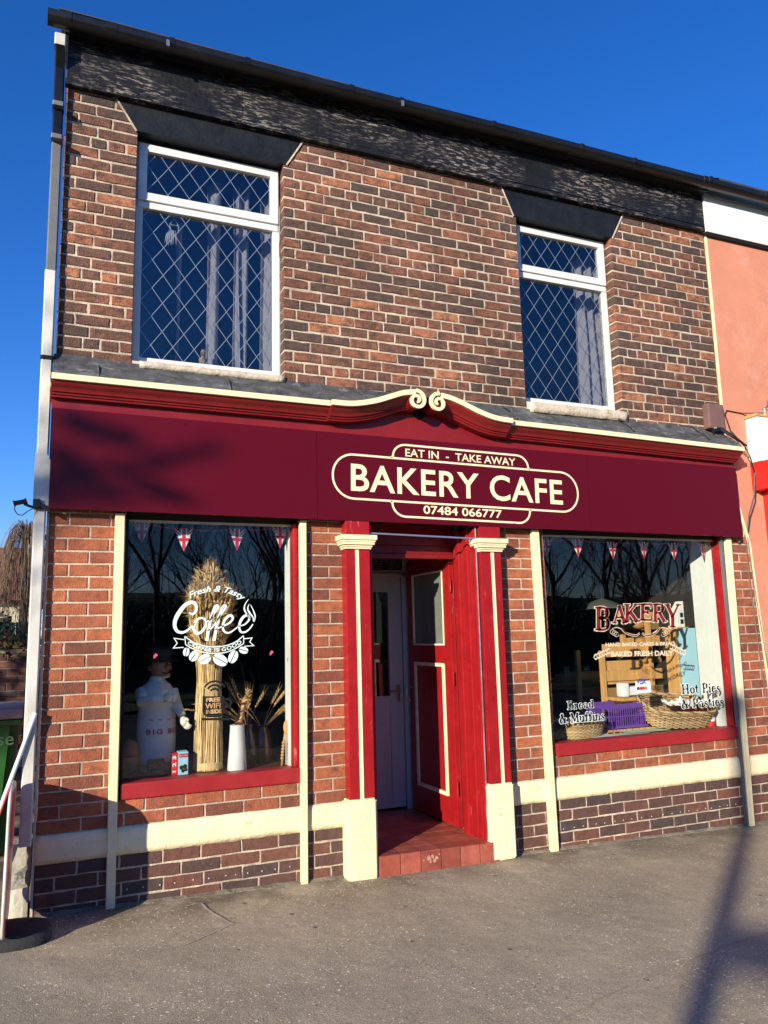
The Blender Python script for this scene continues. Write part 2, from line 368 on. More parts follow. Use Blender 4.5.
def islands(mb):
    par = list(range(len(mb.v)))
    def find(i):
        while par[i] != i: par[i] = par[par[i]]; i = par[i]
        return i
    for f in mb.f:
        a = find(f[0])
        for q in f[1:]: par[find(q)] = a
    out = {}
    for f, m in zip(mb.f, mb.m):
        r = find(f[0]); out.setdefault(r, []).append((f, m))
    res = []
    for fl in out.values():
        q = MB(); q.mats = list(mb.mats); mp = {}
        for f, m in fl:
            nf = []
            for i in f:
                if i not in mp: mp[i] = len(q.v); q.v.append(mb.v[i])
                nf.append(mp[i])
            q.f.append(tuple(nf)); q.m.append(m)
        res.append(q)
    return res
def make_words(mb, name, m, parent, gap):
    isl = sorted(((min(v[0] for v in q.v), max(v[0] for v in q.v), q) for q in islands(mb)), key=lambda t: t[0])
    out = []; end = -1e9
    for a, b, q in isl:
        if a-end > gap: out.append(MB()); out[-1].mats = list(mb.mats)
        g = out[-1]; k0 = len(g.v); g.v += q.v; g.f += [tuple(i+k0 for i in f) for f in q.f]; g.m += q.m; end = max(end, b)
    return [g.make(name, m, parent) for g in out]
def make_each(mb, name, m, parent, smooth=False):
    return [q.make(name, m, parent, smooth) for q in islands(mb)]
def thing(o, label, cat, group=None):
    o['label'] = label; o['category'] = cat
    if group: o['group'] = group
    return o
def structure(o, label=None):
    o['kind'] = 'structure'
    if label: o['label'] = label
    return o
def copy_tree(o, parent=None, label=None):
    c = o.copy(); COL.objects.link(c); c.parent = parent
    if label: c['label'] = label
    for ch in list(o.children): copy_tree(ch, c)
    return c

def text_mb(txt, size, x, z, y, offset=0.0, shear=0.0, space=1.0, width=None, mb=None, th=.0012, arc=None, tilt=0.0, align='LEFT', basef=None):
    """flat lettering on the plane y, baseline start at (x, z)"""
    cu = bpy.data.curves.new('t', 'FONT'); cu.body = txt; cu.size = size; cu.offset = offset; cu.shear = shear; cu.space_character = space
    cu.align_x = align; cu.fill_mode = 'FRONT'; cu.resolution_u = 4
    o = bpy.data.objects.new('t', cu); COL.objects.link(o)
    dg = bpy.context.evaluated_depsgraph_get(); dg.update()
    me = bpy.data.meshes.new_from_object(o.evaluated_get(dg))
    vs = [v.co.copy() for v in me.vertices]; fs = [tuple(p.vertices) for p in me.polygons]
    bpy.data.objects.remove(o); bpy.data.meshes.remove(me); bpy.data.curves.remove(cu)
    if not vs: return mb
    x0 = min(v.x for v in vs); x1 = max(v.x for v in vs)
    k = width/(x1-x0) if width else 1
    out = []
    for v in vs:
        u = (v.x-x0)*k if align == 'LEFT' else v.x*k
        w = v.y
        if basef: out.append(basef(u, w)); continue
        out.append((x+u*math.cos(tilt)-w*math.sin(tilt), y-th, z+w*math.cos(tilt)+u*math.sin(tilt)))
    mb = mb or MB(); mb.add(out, fs); return mb

# stroke alphabet with slab serifs; unit cap height, thick stems 't', thin strokes 'n', serif marks 's' (x centre, z, half width)
def A_(cx, cz, rx, rz, a0, a1, n=10):
    return [(cx+rx*math.cos(math.radians(a0+(a1-a0)*i/n)), cz+rz*math.sin(math.radians(a0+(a1-a0)*i/n))) for i in range(n+1)]
G = {
 'B': (.66, [('t', [(.16, 0), (.16, 1)]), ('n', [(.16, .97), (.34, .97)]+A_(.34, .75, .2, .22, 90, -90)+[(.16, .53)]), ('n', [(.16, .53), (.36, .53)]+A_(.36, .28, .22, .25, 90, -90)+[(.16, .03)]), ('t', A_(.33, .27, .22, .2, 50, -50)), ('t', A_(.31, .75, .2, .16, 50, -50))], [(.14, 0, .13), (.14, 1, .13)]),
 'A': (.74, [('n', [(.12, 0), (.37, 1)]), ('t', [(.37, 1), (.63, 0)]), ('n', [(.2, .33), (.55, .33)])], [(.12, 0, .13), (.63, 0, .13)]),
 'K': (.76, [('t', [(.16, 0), (.16, 1)]), ('n', [(.18, .4), (.6, 1)]), ('t', [(.3, .56), (.64, 0)])], [(.16, 0, .14), (.16, 1, .14), (.6, 1, .12), (.64, 0, .13)]),
 'E': (.64, [('t', [(.16, 0), (.16, 1)]), ('n', [(.16, .97), (.56, .97), (.56, .75)]), ('n', [(.16, .03), (.58, .03), (.58, .26)]), ('n', [(.16, .5), (.42, .5)]), ('n', [(.42, .38), (.42, .62)])], [(.14, 0, .13), (.14, 1, .13)]),
 'R': (.74, [('t', [(.16, 0), (.16, 1)]), ('n', [(.16, .97), (.36, .97)]+A_(.36, .74, .2, .23, 90, -90)+[(.16, .51)]), ('t', A_(.33, .74, .2, .17, 50, -50)), ('t', [(.36, .5), (.62, .02)])], [(.16, 0, .14), (.14, 1, .13), (.66, 0, .1)]),
 'Y': (.74, [('t', [(.1, 1), (.37, .46)]), ('n', [(.64, 1), (.37, .46)]), ('t', [(.37, .48), (.37, 0)])], [(.37, 0, .15), (.1, 1, .13), (.64, 1, .12)]),
 'M': (.92, [('n', [(.14, 0), (.16, 1)]), ('t', [(.16, 1), (.45, .1)]), ('n', [(.45, .1), (.74, 1)]), ('t', [(.76, 1), (.76, 0)])], [(.14, 0, .12), (.77, 0, .14), (.12, 1, .1), (.8, 1, .1)]),
 'H': (.86, [('t', [(.18, 0), (.18, 1)]), ('t', [(.66, 0), (.66, 1)]), ('n', [(.18, .5), (.66, .5)])], [(.18, 0, .15), (.18, 1, .15), (.66, 0, .15), (.66, 1, .15)]),
 'P': (.68, [('t', [(.18, 0), (.18, 1)]), ('n', [(.18, .97), (.36, .97)]+A_(.36, .73, .2, .24, 90, -90)+[(.18, .49)]), ('t', A_(.34, .73, .2, .17, 50, -50))], [(.18, 0, .15), (.15, 1, .12)]),
 'r': (.46, [('t', [(.14, 0), (.14, .66)]), ('n', [(.14, .48), (.22, .6), (.34, .64)]), ('t', [(.34, .62), (.36, .54)])], [(.14, 0, .12), (.1, .65, .08)]),
 'e': (.54, [('n', [(.1, .36), (.44, .36)]+A_(.27, .36, .17, .28, 0, 90)), ('t', A_(.29, .33, .18, .3, 100, 260)), ('n', A_(.27, .31, .18, .28, 250, 320))], []),
 'a': (.54, [('n', A_(.24, .5, .14, .14, 160, 20)), ('t', [(.38, .5), (.38, .06), (.46, .02)]), ('n', A_(.24, .2, .14, .17, 80, 340)), ('t', A_(.2, .2, .1, .12, 120, 240))], []),
 'd': (.60, [('t', [(.44, 1), (.44, .02)]), ('t', A_(.26, .32, .16, .28, 110, 250)), ('n', A_(.28, .32, .17, .3, 20, 110)), ('n', A_(.28, .32, .17, .3, 250, 340))], [(.4, .98, .08), (.48, 0, .08)]),
 'u': (.60, [('t', [(.14, .64), (.14, .2)]), ('n', A_(.28, .2, .14, .18, 180, 340)), ('t', [(.44, .64), (.44, 0)])], [(.1, .64, .08), (.4, .64, .08), (.48, 0, .08)]),
 'f': (.40, [('t', [(.16, 0), (.16, .8)]), ('n', A_(.29, .8, .13, .18, 180, 50)), ('n', [(.03, .62), (.34, .62)])], [(.16, 0, .12)]),
 'i': (.30, [('t', [(.15, 0), (.15, .64)]), ('t', [(.15, .82), (.15, .95)])], [(.15, 0, .12), (.11, .64, .08)]),
 'n': (.62, [('t', [(.14, 0), (.14, .64)]), ('n', A_(.3, .44, .16, .18, 170, 20)), ('t', [(.46, .46), (.46, 0)])], [(.14, 0, .11), (.1, .64, .08), (.46, 0, .11)]),
 's': (.46, [('n', A_(.23, .48, .13, .14, 20, 170)), ('t', [(.1, .47), (.2, .36), (.33, .26), (.36, .18)]), ('n', A_(.23, .16, .13, .14, 10, -160))], []),
 'o': (.56, [('t', A_(.28, .32, .18, .28, 120, 240)), ('t', A_(.28, .32, .18, .28, -60, 60)), ('n', A_(.28, .32, .18, .29, 50, 130)), ('n', A_(.28, .32, .18, .29, 230, 310))], []),
 't': (.40, [('t', [(.17, .88), (.17, .12)]), ('n', A_(.27, .12, .1, .1, 180, 330)), ('n', [(.04, .62), (.32, .62)])], []),
 '&': (.80, [('t', [(.18, .86), (.62, .04)]), ('n', A_(.28, .8, .12, .16, 190, -30)+[(.16, .42)]), ('t', A_(.27, .24, .19, .22, 110, 260)), ('n', A_(.3, .25, .24, .23, 240, 350)+[(.62, .5)])], [(.64, .5, .1), (.66, .02, .08)]),
 ' ': (.34, [], []),
}
def serif_text(mb, txt, fn, extra=0.0, y=0.0, k=1.0, sw=(.15, .065)):
    """fn(u, w) -> (x, z); strokes widened by extra (unit caps)"""
    u = 0
    for ch in txt:
        adv, st, se = G[ch]
        for kind, pts in st:
            w = (sw[0] if kind == 't' else sw[1])+extra
            # lengthen ends a little when outlining
            q = [fn(u+a, b) for a, b in pts]
            mb.ribbon(q, w*k, y, .0004)
        for cx, cz, hw in se:
            dz = .03 if cz < .5 else -.03
            q = [fn(u+cx-hw-extra/2, cz+dz), fn(u+cx+hw+extra/2, cz+dz)]
            mb.ribbon(q, (.075+extra)*k, y, .0004)
        u += adv
    return u

# ------------------------------------------------------------------ ground
def sheet(name, x0, x1, y0, y1, dz, m, nx=30, ny=10, wob=0):
    mb = MB(); vs = []; fs = []
    for j in range(ny+1):
        for i in range(nx+1):
            x = x0+(x1-x0)*i/nx; y = y0+(y1-y0)*j/ny
            vs.append((x, y, gz(x)+dz+(wob*noise.noise(Vector((x*1.3, y*1.3, 0))) if wob else 0)))
    for j in range(ny):
        for i in range(nx): a = j*(nx+1)+i; fs.append((a, a+1, a+nx+2, a+nx+1))
    return mb.add(vs, fs).make(name, m, smooth=True)
structure(sheet('pavement', -9, 15, -5.9, -.0, 0, M['pave'], 96, 48, .006), 'worn tarmac pavement speckled with pale stone chips')
structure(sheet('alley_ground', -9, .0, .0, 9, -.004, M['pave'], 20, 20, .01))
structure(sheet('road', -60, 80, -13.4, -6.04, -.11, M['road'], 70, 4))
structure(sheet('verge', -60, 80, -60, -13.4, -.02, M['grass'], 70, 12, .3))
kb = MB()
for i in range(26):
    kb.bev(-9+i*.92, -9+i*.92+.91, -6.03, -5.9, gz(-9+i*.92)-.2, gz(-9+i*.92)+.002, .012)
structure(kb.make('kerb', M['kerb']))
mb = MB(); mb.add([(-400, -400, -.35), (400, -400, -.35), (400, 400, -.35), (-400, 400, -.35)], [(0, 1, 2, 3)])
structure(mb.make('ground', M['grass']))
mb = MB(); bv = []; bf = []
for j, (yy_, zz_) in enumerate(((-24.5, -.3), (-27, 1.6), (-30, 3.2), (-34, 3.6), (-45, 3.0))):
    for i in range(41): bv.append((-60+3.5*i, yy_, zz_+(.5*noise.noise(Vector((i*.4, j*1.1, 2))) if j else 0)))
for j in range(4):
    for i in range(40): a_ = j*41+i; bf.append((a_, a_+1, a_+42, a_+41))
mb.add(bv, bf); structure(mb.make('bank', M['grass'], smooth=True), 'low grassy bank across the road, put in to block low sky')  # added mound, blocks sky showing between hedge leaves in reflections
# cracks and seams in the tarmac (thin filler strips)
def seam(pts, w, m, name):
    v = []; P = []
    for a, b in zip(pts[:-1], pts[1:]):
        n = max(2, int((Vector(b)-Vector(a)).length/.04))
        for i in range(n): P.append(Vector(a).lerp(Vector(b), i/n))
    P.append(Vector(pts[-1])); fs = []
    for i, p in enumerate(P):
        d = (P[min(i+1, len(P)-1)]-P[max(i-1, 0)]).normalized(); nn = Vector((-d.y, d.x))
        j = R.uniform(-.3, .3)*w; ww = w*R.uniform(.35, 1)
        for s_ in (-1, 1):
            q = p+nn*(j+s_*ww/2)
            v.append((q.x, q.y, gz(q.x)+.006*noise.noise(Vector((q.x*1.3, q.y*1.3, 0)))+.0065))
        if i: fs.append((2*i-2, 2*i-1, 2*i+1, 2*i))
    mm = MB(); mm.add(v, fs); return structure(mm.make(name, m))
seam([(-.3, -.62), (-.05, -.66), (.22, -.73), (.5, -.80), (.72, -.76), (.86, -.66), (1.0, -.56)], .008, M['seam'], 'pavement_crack')
seam([(1.0, -.56), (.93, -.35), (.9, -.16)], .014, M['seam'], 'pavement_crack')
seam([(.9, -.16), (.6, -.2), (.38, -.26)], .006, M['seam'], 'pavement_crack')
seam([(-1.5, -2.9), (1.0, -2.5), (2.25, -2.06), (3.2, -1.83), (5.5, -1.5), (9, -1.2)], .009, M['seam_dark'], 'pavement_crack')
seam([(1.7, -2.6), (2.72, -2.25), (3.4, -2.05), (5, -1.9)], .007, M['seam'], 'pavement_crack')
# crumbly mortar fillet where wall meets pavement
def fillet(x0, x1):
    mm = MB(); n = int((x1-x0)/.03)
    v = []; fs = []
    for i in range(n+1):
        x = x0+(x1-x0)*i/n; h = .012+.012*abs(noise.noise(Vector((x*9, 1, 0)))); d = .02+.03*abs(noise.noise(Vector((x*7, 5, 0))))
        v += [(x, .0, gz(x)+h), (x, -d, gz(x)+.003), (x, -d, gz(x)-.02)]
        if i: b = 3*i; fs += [(b-3, b-2, b+1, b), (b-2, b-1, b+2, b+1)]
    mm.add(v, fs); return mm

# ------------------------------------------------------------------ the bakery building
BLD = empty('bakery_building', (2.7, 0, 0), 'two storey brick bakery cafe with maroon fascia and red doorway', 'building')
OPEN = [(.452, 1.458, 3.285, 4.935), (3.424, 4.372, 3.255, 4.905),   # upper windows
        (.447, 1.558, .622, 2.36), (3.512, 5.36, .622, 2.36),          # shop windows
        (2.03, 2.885, -.3, 2.36)]                                       # doorway
WX1 = 5.462
def in_open(z, up=-.01):
    return [(a, b) for a, b, c, d in OPEN if c-.02 < z < d+up]
def solid(z, x0, x1, up=-.01):
    segs = [(x0, x1)]
    for a, b in in_open(z, up):
        ns = []
        for s0, s1 in segs:
            if b <= s0 or a >= s1: ns.append((s0, s1)); continue
            if a > s0: ns.append((s0, a))
            if b < s1: ns.append((b, s1))
        segs = ns
    return segs
def one_brick(mb, a, b, z0, z1, y0=0.0, y1=.1, rough=1.0, side=False):
    j = lambda s: R.uniform(-s, s)*rough
    c = .0035
    face = y0+j(.0012)
    tw = j(.0009)
    nxp = max(1, int((b-a)/.045)); ol = []
    for i in range(nxp): ol.append((a+(b-a)*i/nxp, z0, 0, 1))
    for i in range(2): ol.append((b, z0+(z1-z0)*i/2, -1, 0))
    for i in range(nxp): ol.append((b-(b-a)*i/nxp, z1, 0, -1))
    for i in range(2): ol.append((a, z1-(z1-z0)*i/2, 1, 0))
    # corners inset both ways
    fr = []; rg = []; bk = []
    cxm, czm = (a+b)/2, (z0+z1)/2
    chip = R.randrange(len(ol)) if R.random() < .12*rough else -1
    for i, (x, z, _a, _b) in enumerate(ol):
        e = c+j(.0014)+(.004 if i == chip else 0); dx = e if x < cxm-.3*(b-a)+1e-9 and abs(x-a) < 1e-6 else (-e if abs(x-b) < 1e-6 else 0); dz = e if abs(z-z0) < 1e-6 else (-e if abs(z-z1) < 1e-6 else 0)
        fr.append((x+dx, face+tw*(x-a)/(b-a)+(.002 if i == chip else 0), z+dz))
        ex, ez = (1 if abs(x-a) < 1e-6 else (-1 if abs(x-b) < 1e-6 else 0)), (1 if abs(z-z0) < 1e-6 else (-1 if abs(z-z1) < 1e-6 else 0))
        q = j(.0018)
        rg.append((x+ex*q, face+.0045, z+ez*q)); bk.append((x, y1, z))
    n = len(ol); vs = fr+rg+bk
    if side: vs = [(y, SIDE-x, z) for x, y, z in vs]
    fs = [tuple(range(n))]
    for k in range(n):
        l = (k+1) % n
        fs.append((n+k, n+l, l, k)); fs.append((2*n+k, 2*n+l, n+l, n+k))
    mb.add(vs, fs)
wall = MB()
PIT = .077
def course(mb, z0, x0, x1, mode, par, m, rough, side=False, segs=None):
    z1 = z0+PIT-(.0135 if rough > 1.4 else .0098)
    mb.use(m)
    pitch = (.111 if mode == 'h' else .222) if z0 > 3 else (.1175 if mode == 'h' else .235)
    off = (pitch/2 if par else 0)+R.uniform(-.012, .012)*rough
    for s0, s1 in (segs if segs is not None else solid((z0+z1)/2, x0, x1, .036)):
        cuts = [s0]; x = off-.47
        while x < s1:
            if x > s0+.05 and x < s1-.05: cuts.append(x+R.uniform(-.005, .005)*rough)
            x += pitch*(1 if mode == 'h' else 1)
        cuts.append(s1)
        for i in range(len(cuts)-1):
            q_ = R.uniform(.0055, .0085) if rough > 1.4 else .0055; a = cuts[i]+(q_ if i else .001); b = cuts[i+1]-(q_ if i < len(cuts)-2 else .001)
            if b-a > .02:
                dz = R.uniform(-.0017, .0017)*rough
                one_brick(mb, a, b, z0+.005+dz, z1+.005+dz, 0, .1, rough, side)
# plinth courses below the painted band
k = 0; z = .313-PIT
while z > -.16:
    course(wall, z, .008, 5.82, 's', k % 2, M['brick_pl'], 1.3); z -= PIT; k += 1
z = .468; k = 0
while z < 2.33:
    course(wall, z, .008, 5.82 if z < 2.25 else 5.6, 's', k % 2, M['brick_lo'], .6); z += PIT; k += 1
z = 3.13; k = 0
while z < 5.20:
    course(wall, z, .008, WX1-.002, 'h' if k % 6 == 3 else 's', k % 2, M['brick_up'], 1.6); z += PIT; k += 1
W = wall.make('wall', None, BLD)
# mortar / backing body
mo = MB(); mo.use(M['mortar'])
xs = sorted({.012, WX1-.004}|{e for o in OPEN for e in (o[0]-.004 if o[0] else 0, o[1]+.004)})
MY = .0062
def mortar_rows(z0, z1, xa, xb, m):
    mo.use(m)
    for s0, s1 in solid((z0+z1)/2, xa, xb): mo.box(s0-(.0 if s0 <= xa else -.004), s1-(.0 if s1 >= xb else .004), MY, .099, z0, z1)
mortar_rows(-.4, .62, .012, 5.8, M['mortar'])
mortar_rows(.6205, 2.36, .012, 5.8, M['mortar'])
mortar_rows(2.3605, 3.255, .012, WX1-.004, M['mortar'])
mortar_rows(3.2555, 3.285, .012, WX1-.004, M['mortar'])
mortar_rows(3.2855, 4.905, .012, WX1-.004, M['mortar'])
mortar_rows(4.9055, 4.935, .012, WX1-.004, M['mortar'])
mortar_rows(4.9355, 5.5, .012, WX1-.004, M['mortar'])
mo.make('mortar', None, W)
# cream painted band (two courses), rounded a little, broken by openings
bd = MB()
def rough_slab(mb, x0, x1, y, y1, z0, z1, nx=None, amp=.004, tz=0):
    nx = nx or max(2, int((x1-x0)/.04)); nz = max(2, int((z1-z0)/.03))
    vs = []; fs = []
    for j in range(nz+1):
        for i in range(nx+1):
            x = x0+(x1-x0)*i/nx; z = z0+(z1-z0)*j/nz-tz*i/nx
            e = min(i, nx-i, j, nz-j); n_ = noise.noise(Vector((x*14, z*14, 3)))*amp
            zz = z+(noise.noise(Vector((x*18, 7, z)))*.005 if j in (0, nz) else 0)
            vs.append((x, y+n_+(.006 if e == 0 else 0), zz))
    b = len(vs)
    for j in range(nz+1):
        for i in range(nx+1):
            x, yy, zz = vs[j*(nx+1)+i]; vs.append((x, y1, zz))
    I = lambda i, j: j*(nx+1)+i
    for j in range(nz):
        for i in range(nx): fs.append((I(i, j), I(i+1, j), I(i+1, j+1), I(i, j+1)))
    for i in range(nx):
        fs.append((I(i+1, 0), I(i, 0), b+I(i, 0), b+I(i+1, 0))); fs.append((I(i, nz), I(i+1, nz), b+I(i+1, nz), b+I(i, nz)))
    for j in range(nz):
        fs.append((I(0, j), I(0, j+1), b+I(0, j+1), b+I(0, j))); fs.append((I(nx, j+1), I(nx, j), b+I(nx, j), b+I(nx, j+1)))
    mb.add(vs, fs)
rough_slab(bd, .002, 1.87, -.010, .05, .314, .467)
rough_slab(bd, 3.06, 5.82, -.010, .05, .310, .463)
make_each(bd, 'painted_band', M['cream_rough'], BLD, True)
fl = MB()
for a, b in ((.02, 1.83), (3.09, 5.8)):
    t = fillet(a, b); fl.add(t.v, t.f)
make_each(fl, 'mortar_fillet', M['dirt'], BLD)
# drill plugs / white dots in the damp course row
dp = MB()
for x0, x1 in ((.5, 1.5), (3.55, 5.3)):
    x = x0
    while x < x1:
        zz = .313-PIT*2.5-(.003*x); t = R.uniform(-.01, .01)
        dp.lathe([(.0045, 0), (.004, .002)], (0, 0, 0), 8)
        for i in range(len(dp.v)-16, len(dp.v)):
            a, b, c = dp.v[i]; dp.v[i] = (x+a+t, -.0035-c, zz+b+t*.3)
        x += R.uniform(.07, .11)
make_each(dp, 'injection_plug', M['pipe_white'], BLD)
# side wall, rear and roof
SIDE = 6.0
sw = MB(); z = 5.18; k = 0
SIDE = 6.1
z = -.15+PIT; k = 0
zz = .468-PIT*8
while zz < 5.2:
    m_ = M['brick_pl'] if zz < .3 else (M['brick_lo'] if zz < 2.3 else M['brick_up'])
    course(sw, zz, 0, 6.0, 'h' if k % 6 == 3 else 's', k % 2, m_, 1, True, [(0, 6.0)]); zz += PIT; k += 1
while zz < 7.2:
    o_ = max(0, (zz+.07-5.5)/.62); 
    if 6.1-2*o_ > .4: course(sw, zz, o_, 6.1-o_, 's', k % 2, M['brick_up'], 1, True, [(o_+.02, 6.08-o_)])
    zz += PIT; k += 1
sw.make('side_wall', None, BLD)
sh = MB(); sh.use(M['mortar']); sh.box(.0066, .099, .11, 6.1, -.4, 5.5)
sh.box(.1, 5.7, 6.0, 6.1, -.4, 5.5)
sh.make('shell_wall', None, BLD)
rf = MB()
n = 34
for i in range(n):
    y0 = -.2+i*.19; z0 = 5.53+i*.19*.62
    if i*.19 > 3.1: break
    x = -.06; j = 0
    while x < 5.5:
        w_ = .3; o_ = (.15 if i % 2 else 0)
        a = max(-.06, x-o_); b = min(5.5, x-o_+w_-.004)
        if b-a > .03: rf.add([(a, y0, z0), (b, y0, z0), (b, y0+.26, z0+.26*.62-.012), (a, y0+.26, z0+.26*.62-.012), (a, y0, z0+.008), (b, y0, z0+.008), (b, y0+.26, z0+.26*.62-.004), (a, y0+.26, z0+.26*.62-.004)], [(0, 1, 5, 4), (1, 2, 6, 5), (2, 3, 7, 6), (3, 0, 4, 7), (4, 5, 6, 7), (3, 2, 1, 0)])
        x += w_
rf.box(-.05, 5.5, 2.9, 3.2, 7.3, 7.42)
rf.add([(-.05, 3.1, 7.4), (5.5, 3.1, 7.4), (5.5, 6.2, 5.5), (-.05, 6.2, 5.5)], [(0, 1, 2, 3)])
rf.make('roof', M['slate'], BLD)
gb = MB(); gb.use(M['mortar']); gb.prism([(.0, 5.5), (.09, 5.5), (.09, 5.51), (.0, 5.51)], 0, 6.1)
gb.add([(.012, .0, 5.5), (.012, 6.1, 5.5), (.012, 3.05, 7.36), (.09, .0, 5.5), (.09, 6.1, 5.5), (.09, 3.05, 7.36)], [(0, 2, 1), (3, 4, 5)])
gb.make('gable', None, BLD)
# eaves: peeling black frieze board, soffit, gutter
fz = MB()
fz.box(.0, 1.146, -.05, .0, 5.168, 5.51); fz.box(1.149, 3.2, -.05, .0, 5.170, 5.512); fz.box(3.203, 5.43, -.05, .0, 5.174, 5.514)
fz.box(-.01, 5.435, -.048, -.0, 5.13, 5.1675)
F_ = fz.make('frieze_board', M['frieze'], BLD)
sf = MB(); sf.box(-.02, 5.43, -.13, -.051, 5.475, 5.50); sf.make('soffit', M['black_paint'], BLD)
def gutter(mb, x0, x1, zt, drop=0, yc=-.165, r=.058):
    n = 12; vs = []; fs = []
    nx = max(2, int((x1-x0)/.25))
    for i in range(nx+1):
        x = x0+(x1-x0)*i/nx; dz = -drop*i/nx+.003*math.sin(x*2.3)
        for j in range(n+1):
            a = PI+PI*j/n; vs.append((x, yc+r*math.cos(a), zt+dz-.018+r*.92*math.sin(a) if 0 < j < n else zt+dz))
        for j in range(n+1):
            a = PI+PI*j/n; vs.append((x, yc+(r-.005)*math.cos(a), zt+dz-.018+(r*.92-.005)*math.sin(a) if 0 < j < n else zt+dz))
    m_ = 2*(n+1)
    for i in range(nx):
        for j in range(n):
            fs.append((i*m_+j, (i+1)*m_+j, (i+1)*m_+j+1, i*m_+j+1)); fs.append((i*m_+n+1+j+1, (i+1)*m_+n+1+j+1, (i+1)*m_+n+1+j, i*m_+n+1+j))
        fs.append((i*m_, i*m_+n+1, (i+1)*m_+n+1, (i+1)*m_)); fs.append((i*m_+n, (i+1)*m_+n, (i+1)*m_+2*n+1, i*m_+2*n+1))
    fs.append(tuple(range(n+1))); fs.append(tuple(nx*m_+j for j in range(n, -1, -1)))
    mb.add(vs, fs)
gt = MB(); gutter(gt, -.125, 5.36, 5.500, -.045)
GT = gt.make('gutter', M['gutter'], BLD, smooth='auto')
gk = MB()
for x in (-.02, .22, .255, .62, 1.13, 1.9, 2.3, 3.1, 3.95, 4.5, 5.3):
    gutter(gk, x, x+.035, 5.506+.008*x, 0, -.165, .064)
make_each(gk, 'gutter_bracket', M['gutter'], GT, 'auto')
clip = MB(); clip.box(.60, .62, -.234, -.224, 5.44, 5.485); clip.box(2.31, 2.33, -.234, -.224, 5.45, 5.495); make_each(clip, 'gutter_clip', M['steel'], GT)
# downpipe
dpz = MB()
def sqpipe(mb, p0, p1, w=.062, d=.06):
    (x0, y0, z0), (x1, y1, z1) = p0, p1
    vs = []
    for (x, y, z) in ((x0, y0, z0), (x1, y1, z1)):
        c = .008
        for a, b in ((-w/2+c, -d/2), (w/2-c, -d/2), (w/2, -d/2+c), (w/2, d/2-c), (w/2-c, d/2), (-w/2+c, d/2), (-w/2, d/2-c), (-w/2, -d/2+c)):
            vs.append((x+a, y+b, z))
    mb.add(vs, [(i, (i+1) % 8, (i+1) % 8+8, i+8) for i in range(8)]+[tuple(range(7, -1, -1)), tuple(range(8, 16))])
dpz.use(M['pipe_white']); sqpipe(dpz, (-.047, -.10, 5.33), (-.047, -.10, 5.41), .07, .07)
dpz.use(M['pipe_grey']); sqpipe(dpz, (-.043, -.02, 3.83), (-.043, -.02, 4.72)); dpz.use(M['gutter']); sqpipe(dpz, (-.043, -.02, 4.72), (-.045, -.03, 5.22)); sqpipe(dpz, (-.045, -.03, 5.22), (-.047, -.10, 5.33))  # black upper lengths carry the shade under the gutter as colour
dpz.use(M['pipe_white']); sqpipe(dpz, (-.046, -.02, .43), (-.045, -.02, 3.83), .066, .062)
dpz.use(M['pipe_grey'])
for zz in (4.93, 4.70): sqpipe(dpz, (-.043, -.045, zz), (-.043, -.045, zz+.03), .070, .10)
dpz.use(M['black_paint']); sqpipe(dpz, (-.045, -.02, 3.25), (-.045, -.02, 3.275), .074, .072); dpz.box(-.008, .012, -.03, 0, 3.25, 3.275)
dpz.use(M['pipe_white']); dpz.prism([(-.085, 2.34), (.0, 2.34), (.0, 2.62), (-.02, 2.66), (-.085, 2.66)], -.062, -.052)
dpz.make('downpipe', None, BLD, label='square rainwater pipe, blackened above as gutter shade, weathered white below')
gl = MB(); gl.use(M['concrete']); rough_slab(gl, -.115, -.012, .02, .25, .20, .43, 4, .02); gl.use(M['conc_cream']); rough_slab(gl, -.115, -.02, .0, .25, .02, .20, 4, .01)
gl.make('gully_block', None, BLD)
cs = MB(); cs.box(-.007, .0065, -.006, .05, .0, 3.25); cs.make('corner_trim', M['conc_cream'], BLD)

# upper lintels
def lintel(x0, x1, xb0, xb1, z0, z1, tz):
    mb = MB(); mb.use(M['black_paint']); mb.prism([(xb0, z0), (xb1, z0-.012), (x1, z1), (x0, z1)], -.006, .09)
    mb.use(M['mortar'])
    for (a, b), (c, d) in (((xb0, z0), (x0, z1)), ((x1, z1), (xb1, z0-.012))):
        pass
    mb.ribbon([(xb0-.006, z0-.004), (x0-.006, z1)], .012, -.004, .004); mb.ribbon([(xb1+.006, z0-.016), (x1+.006, z1)], .012, -.004, .004)
    mb.ribbon([(x0, z1-.006), (x1, z1-.006)], .010, -.007, .003)
    mb.make('lintel', None, BLD)
lintel(.300, 1.615, .448, 1.475, 4.930, 5.155, 0)
lintel(3.285, 4.535, 3.400, 4.385, 4.900, 5.160, 0)

